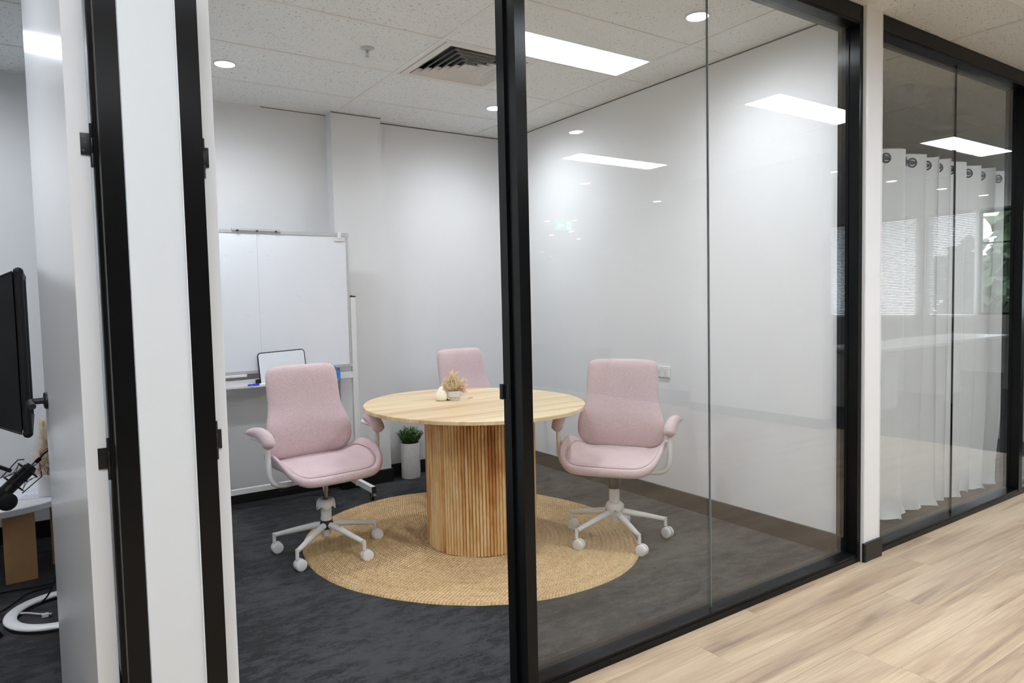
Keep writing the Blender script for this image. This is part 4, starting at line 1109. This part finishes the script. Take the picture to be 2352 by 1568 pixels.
for (tp, w, n_) in (((-0.010, 0.0, 0.40), 0.075, 520), ((0.025, 0.01, 0.36), 0.07, 360), ((-0.035, 0.0, 0.24), 0.05, 200), ((0.0, -0.02, 0.30), 0.06, 260), ((-0.07, 0.01, 0.225), 0.03, 90)):
    plume(bm, (tp[0] * 0.4, tp[1] * 0.3, 0.10 + (tp[2] - 0.1) * 0.25), tp, w, n_, rg, 0.0014)
o = obj('pampas', bm, M['pampas'], vp); o['kind'] = 'stuff'
bm = new()
for i in range(60):
    a = rg.uniform(0, 2 * PI); r_ = 0.035 * math.sqrt(rg.random()) ; ball(bm, (r_ * math.cos(a) * 1.3 - 0.006, r_ * math.sin(a) - 0.01, 0.115 + rg.random() * 0.05), rg.uniform(0.006, 0.011), 1)
plume(bm, (0, -0.01, 0.10), (-0.01, -0.03, 0.16), 0.06, 160, rg, 0.0014)
obj('dried_blossom', bm, M['blush'], vp)
b = new(); tube(b, smooth([(-0.03, -0.02, 0.10), (-0.035, -0.03, 0.20), (0.0, -0.04, 0.245), (0.03, -0.03, 0.2)], 4), 0.003, 6); obj('rust_stem', b, plain('rust_stem', (170, 88, 40), 0.7), vp)
bm = bxl((-0.075, 0.075, -0.105, 0.105, 0, 0.0012)); pa = obj('paper_sheet', bm, M['paper'], None, (-0.105, 4.26, 0.4025)); pa.rotation_euler = (0, 0, 1.35)
tag(pa, 'printed lilac paper sheet on the marble table left of the pampas pot', 'paper')
b = new()
for (x0, y0, x1, y1) in ((-0.045, 0.05, -0.030, 0.075), (-0.030, 0.075, -0.012, 0.052)): tube(b, [(x0, y0, 0.0016), (x1, y1, 0.0016)], 0.003, 6, 0.2)
obj('printed_mark', b, M['gold'], pa)
b = new()
for k in range(7): box(b, -0.05, 0.03 - 0.01 * (k % 3), -0.06 + k * 0.012, -0.057 + k * 0.012, 0.0012, 0.0015)
obj('printed_text', b, M['ink'], pa)
# ring light lying on the floor
b = new(); R0, N = 0.198, 72
rings = []
for k in range(N):
    th = 2 * PI * k / N; d = Vector((math.cos(th), math.sin(th), 0))
    rings.append([b.verts.new(d * (R0 + 0.026 * math.cos(2 * PI * j / 16)) + V(0, 0, 0.018 + 0.012 * math.sin(2 * PI * j / 16))) for j in range(16)])
rings.append(rings[0]); ring_faces(b, rings, True, False)
rl = thing('ring_light', 'white ring light lying on the dark carpet behind the left door', 'ring light', (0.018, 3.625, 0.0)); rl.rotation_euler = (math.radians(0), 0, 0)
obj('diffuser_ring', b, M['white_plastic'], rl, sm=180)
b = new(); rings = []
for k in range(N):
    th = 2 * PI * k / N; d = Vector((math.cos(th), math.sin(th), 0))
    rings.append([b.verts.new(d * r_ + V(0, 0, z)) for r_, z in ((R0 - 0.024, 0.001), (R0 + 0.024, 0.001), (R0 + 0.024, 0.012), (R0 - 0.024, 0.012))])
rings.append(rings[0]); ring_faces(b, rings, True, False); obj('back_shell', b, M['rubber'], rl)
b = new(); tube(b, smooth([(-0.05, -0.02, 0.010), (-0.09, 0.0, 0.012), (-0.14, 0.05, 0.012), (-0.172, 0.06, 0.014)], 4), 0.004, 6); box(b, -0.085, -0.06, -0.03, -0.012, 0.002, 0.018, 0.002); obj('plug', b, M['white_plastic'], rl)
# softbox
sx = thing('softbox', 'black fabric softbox light on a stand in the podcast room', 'softbox', (-0.048, 3.10, 0))
rim_y0, rim_y1, z0, z1 = 0.0, 0.52, 0.885, 1.478
def q3(x, y, z): return Vector((x, y, z))
apex = [q3(-0.50, 0.16, 1.10), q3(-0.50, 0.34, 1.10), q3(-0.50, 0.34, 1.26), q3(-0.50, 0.16, 1.26)]
base_ = [q3(-0.035, rim_y0, z0), q3(-0.035, rim_y1, z0), q3(-0.035, rim_y1, z1), q3(-0.035, rim_y0, z1)]
names_ = []
b = new()
for i in (0, 1, 3):                                       # bottom, far, near: gently billowed cloth
    a0, a1, c0, c1_ = base_[i], base_[(i + 1) % 4], apex[i], apex[(i + 1) % 4]
    nrm = (a1 - a0).cross(c0 - a0).normalized(); G = 8; gr_ = []
    for u in range(G + 1):
        row = []
        for w_ in range(G + 1):
            p = a0.lerp(a1, u / G).lerp(c0.lerp(c1_, u / G), w_ / G); bil = 0.012 * math.sin(PI * u / G) * math.sin(PI * min(1, w_ / G)) + 0.003 * noise.noise(p * 14)
            row.append(b.verts.new(p + nrm * bil * (-1)))
        gr_.append(row)
    for u in range(G):
        for w_ in range(G): b.faces.new((gr_[u][w_], gr_[u + 1][w_], gr_[u + 1][w_ + 1], gr_[u][w_ + 1]))
b.faces.new([b.verts.new(p) for p in apex])
obj('cloth_cover', b, M['softbox'], sx, sm=60)
b = new(); b.faces.new([b.verts.new(p) for p in (base_[2], base_[3], apex[3], apex[2])])
o = obj('top_panel', b, M['softbox_in'], sx); o['label'] = 'greyer top cloth panel'
b = new()
for i in range(4):
    a0, a1 = base_[i], base_[(i + 1) % 4]; tube(b, [a0 + V(0.018, 0, 0), a1 + V(0.018, 0, 0)], 0.016, 8, 0.9)
    tube(b, [base_[i], apex[i]], 0.004, 6)
for p in base_: ball(b, p + V(0.018, 0, 0), 0.017, 2)
obj('rim', b, M['softbox'], sx, sm=60)
b = new(); b.faces.new([b.verts.new(p + V(0.02, 0, 0)) for p in base_]); obj('front_diffuser', b, M['white_plastic'], sx)
b = new(); tube(b, [(-0.50, 0.25, 1.18), (-0.58, 0.25, 1.16)], 0.05, 16); tube(b, [(-0.555, 0.25, 1.14), (-0.555, 0.25, 0.62)], 0.012, 10); tube(b, [(-0.555, 0.25, 0.66), (-0.555, 0.25, 0.10)], 0.016, 10)
obj('stand_pole', b, M['black'], sx, sm=40)
for a in (0.3, 2.4, 4.5):
    d = Vector((math.cos(a), math.sin(a), 0)); b = new(); tube(b, [Vector((-0.555, 0.25, 0.62)) + d * 0.01, Vector((-0.555, 0.25, 0.012)) + d * 0.42], 0.010, 8); obj('leg', b, M['black'], sx, sm=40)
# microphone with shock mount
mc = thing('microphone', 'black studio microphone in a wire shock mount, aimed down over the marble table', 'microphone', (0, 0, 0))
YM = 3.50
pA, pB = Vector((-0.175, YM - 0.03, 0.590)), Vector((-0.066, YM, 0.690)); ax = (pB - pA).normalized(); sd = ax.orthogonal().normalized(); td = ax.cross(sd)
b = new(); tube(b, [pA, pB - ax * 0.012, pB - ax * 0.010, pB], [0.026, 0.026, 0.0235, 0.021], 24); obj('body', b, M['black'], mc, sm=40)
b = new(); ball(b, pA - ax * 0.012, 0.043, 3, (1, 1, 1)); ball(b, pA - ax * 0.035 + V(0.045, -0.02, 0.0), 0.036, 3); obj('foam_windscreen', b, M['rubber'], mc, sm=180)
b = new(); tube(b, [pB, pB + ax * 0.018], 0.009, 14); obj('connector_sleeve', b, M['chrome'], mc, sm=40)
b = new(); e = pB + ax * 0.018; tube(b, [e, e + ax * 0.022], 0.0085, 12); cp = smooth([e + ax * 0.022, e + ax * 0.045 + V(0, 0, 0.004), e + ax * 0.06 + V(0.02, 0.01, -0.004), e + V(0.075, 0.03, -0.10), (0.012, YM + 0.07, 0.30), (-0.03, YM + 0.08, 0.12), (-0.12, YM + 0.2, 0.012), (-0.30, YM + 0.12, 0.006)], 6); tube(b, cp, 0.0035, 8); obj('cable', b, M['cable'], mc, sm=60)
b = new()
def circ(c, r, n=20): return [c + (sd * math.cos(2 * PI * k / n) + td * math.sin(2 * PI * k / n)) * r for k in range(n + 1)]
mid = pA.lerp(pB, 0.62)
for c, r_ in ((mid - ax * 0.035, 0.046), (mid + ax * 0.035, 0.046), (mid, 0.032)): tube(b, circ(c, r_), 0.0024, 6, cap=False)
for k in range(8):
    a0, a1 = 2 * PI * k / 8, 2 * PI * (k + 0.5) / 8
    f0 = lambda a, r_: (sd * math.cos(a) + td * math.sin(a)) * r_
    tube(b, [mid - ax * 0.035 + f0(a0, 0.046), mid + f0(a1, 0.032)], 0.0013, 5); tube(b, [mid + ax * 0.035 + f0(a0, 0.046), mid + f0(a1, 0.032)], 0.0013, 5)
for k in range(4):
    a0 = 2 * PI * k / 4 + 0.4; d0 = (sd * math.cos(a0) + td * math.sin(a0))
    tube(b, [mid - ax * 0.045 + d0 * 0.05, mid + ax * 0.045 + d0 * 0.056, mid + ax * 0.060 + d0 * 0.040], 0.0024, 6)
obj('shock_mount', b, M['black'], mc)
b = new(); tube(b, [mid - V(0.03, 0, -0.03), (-0.36, YM + 0.05, 0.80), (-0.62, YM + 0.08, 0.86)], 0.008, 10); tube(b, [(-0.62, YM + 0.08, 0.88), (-0.62, YM + 0.08, 0.02)], 0.010, 12); lathe(b, [(0.0001, 0), (0.12, 0), (0.12, 0.012), (0.02, 0.022), (0.0001, 0.022)], 32, (-0.62, YM + 0.08, 0))
obj('boom_stand', b, M['black'], mc, sm=40)
b = new(); tube(b, smooth([(-0.45, 3.9, 0.006), (-0.25, 4.03, 0.006), (-0.05, 4.02, 0.006), (0.06, 4.12, 0.006)], 6), 0.0035, 8); tube(b, smooth([(-0.35, 3.70, 0.006), (-0.22, 3.78, 0.006), (-0.12, 3.95, 0.006), (-0.02, 3.98, 0.006)], 6), 0.0035, 8)
tag(obj('floor_cable', b, M['cable'], None), 'thin black cables looping over the carpet near the marble table', 'cable')

# ================================================================== HALL, seen as reflections in the glass
sg = thing('exit_sign', 'green running man exit sign reflected in the glass', 'exit sign', (6.195, -4.0, 2.405))
obj('box', bxl((-0.16, 0.16, -0.012, 0.0, -0.068, 0.068), bev=0.003), M['green_sign'], sg)
obj('hanger', bxl((-0.17, 0.17, -0.03, 0.006, 0.068, 0.085), (-0.01, 0.01, -0.015, -0.005, 0.085, 0.30)), M['white_plastic'], sg)
b = new()   # white doorway with the running figure; arrow points away from it
def flat(pts): prism(b, pts, 1, 0.0005, 0.002)
flat([(-0.02, -0.012), (-0.02, 0.012), (-0.075, 0.012), (-0.075, 0.036), (-0.115, 0.0), (-0.075, -0.036), (-0.075, -0.012)])
arrow = obj('arrow', b, M['sign_white'], sg)
b = new(); flat([(0.055, -0.055), (0.055, 0.055), (0.115, 0.055), (0.115, -0.055)]); dr = obj('doorway_mark', b, M['sign_white'], sg)
b = new()
for pl in ([(0.078, 0.026), (0.094, 0.026), (0.094, 0.042), (0.078, 0.042)], [(0.072, -0.008), (0.084, 0.022), (0.098, 0.022), (0.090, -0.008)], [(0.070, -0.040), (0.078, -0.040), (0.090, -0.008), (0.078, -0.008)], [(0.100, -0.034), (0.108, -0.028), (0.092, -0.004), (0.084, -0.008)], [(0.060, 0.004), (0.066, 0.010), (0.084, 0.020), (0.078, 0.008)], [(0.098, 0.018), (0.108, -0.002), (0.113, 0.002), (0.104, 0.022)]):
    prism(b, pl, 1, 0.002, 0.003)
obj('running_figure', b, M['green_sign'], sg)
# venetian blinds and clear window at the end of the hall
def blind(y0, y1, label):
    t = thing('venetian_blind', label, 'blind', (XH1 - 0.05, 0, 0), 0, None)
    b = new()
    for k in range(60):
        z = 0.963 + k * 0.0285; box(b, -0.004, 0.020, y0 - 0.05, y1 + 0.05, z, z + 0.0245)
    o = obj('slat', b, M['blind'], t); o['kind'] = 'stuff'
    obj('head_rail', bxl((-0.015, 0.025, y0, y1, 2.66, 2.70)), M['white_plastic'], t); return t
blind(-4.35, -2.52, 'wide white venetian blind reflected at the left of the curtain glass')
blind(-2.20, -1.56, 'white venetian blind reflected at the middle of the curtain')
w3 = struct('window_3', label='clear hall window showing trees, seen as a reflection')
b = new()
for (a, c) in ((-1.46, -1.42), (0.96, 1.0), (-0.22, -0.18)): box(b, 13.0, 13.06, a, c, 0.95, 2.67)
box(b, 13.0, 13.06, -1.42, 0.96, 0.95, 0.99); box(b, 13.0, 13.06, -1.42, 0.96, 2.63, 2.67); box(b, 13.0, 13.06, -1.42, 0.96, 2.12, 2.15)
obj('frame', b, M['frame'], w3)
obj('pane', bxs((13.025, 13.033, -1.44, 0.98, 0.97, 2.65)), M['glass'], w3)
struct('ground', bxs((13.1, 70, -40, 40, -0.6, -0.5)), M['outdoor'], 'paving outside the hall window')
rg = random.Random(21)
for (tx, ty, th, tr, w) in ((22, 3.2, 6.2, 2.2, 'tall broad tree outside the hall window, beyond the right of the view'), (24, -0.6, 5.6, 1.8, 'middle tree outside the hall window behind the black jamb'), (21, -3.2, 5.4, 1.1, 'tall slim tree reflected at the far right edge of the curtain glass'), (24.5, -6.2, 3.3, 1.4, 'low round tree reflected under the bright sky on the curtain'), (28, 7.5, 7.0, 3.0, 'largest farthest tree outside the hall window')):
    t = thing('garden_tree', w, 'tree', (tx, ty, -0.5), 0, 'trees outside the hall window')
    b = new(); tube(b, [(0, 0, 0), (0.05, 0, th * 0.35), (0, 0.1, th * 0.6)], [0.16, 0.12, 0.06], 8); obj('trunk', b, M['soil'], t)
    b = new()
    for k in range(260):
        u = Vector((rg.gauss(0, 1), rg.gauss(0, 1), rg.gauss(0, 1))).normalized() * (rg.random() ** 0.4)
        c = Vector((u.x * tr, u.y * tr, th * 0.62 + u.z * th * 0.42)); d = Vector((rg.gauss(0, 1), rg.gauss(0, 1), rg.gauss(0, 1))).normalized(); s_ = d.orthogonal().normalized() * rg.uniform(0.15, 0.35); d *= rg.uniform(0.2, 0.45)
        b.faces.new([b.verts.new(c - d), b.verts.new(c + s_), b.verts.new(c + d), b.verts.new(c - s_)])
    o = obj('foliage', b, M['tree'], t); o['kind'] = 'stuff'
# desks
def desk(x0, x1, y0, y1, label):
    t = thing('office_desk', label, 'desk', ((x0 + x1) / 2, (y0 + y1) / 2, 0), 0, None); a, c = (x1 - x0) / 2, (y1 - y0) / 2
    obj('desktop', bxl((-a, a, -c, c, 0.71, 0.74), bev=0.003), M['white_plastic'], t)
    for s_ in (-1, 1):
        for q in (-1, 1): obj('leg', bxl((s_ * (a - 0.05) - 0.02, s_ * (a - 0.05) + 0.02, q * (c - 0.05) - 0.02, q * (c - 0.05) + 0.02, 0, 0.71)), M['white_metal'], t)
    p = obj('drawer_unit', bxl((-a + 0.12, -a + 0.52, -c + 0.06, c - 0.10, 0.06, 0.66), bev=0.004), M['white_plastic'], t)
    obj('drawer', bxl((-a + 0.13, -a + 0.51, c - 0.10, c - 0.085, 0.42, 0.65), (-a + 0.13, -a + 0.51, c - 0.10, c - 0.085, 0.08, 0.40), bev=0.002), M['white_plastic'], p)
desk(7.35, 9.05, -0.85, -0.10, 'white office desk reflected low in the curtain glass, nearer one')
desk(9.10, 10.9, -0.95, -0.20, 'white office desk reflected low in the curtain glass, farther one')
def plate(y, z, label):
    t = new(); box(t, 6.350, 6.360, y - 0.045, y + 0.045, z - 0.04, z + 0.04, 0.002); tag(obj('wall_plate', t, M['white_plastic'], None), label, 'wall plate')
plate(-0.42, 1.16, 'upper white wall plate faintly reflected beside the black right jamb')
plate(-0.95, 0.45, 'lower white wall plate faintly reflected in the right pane')
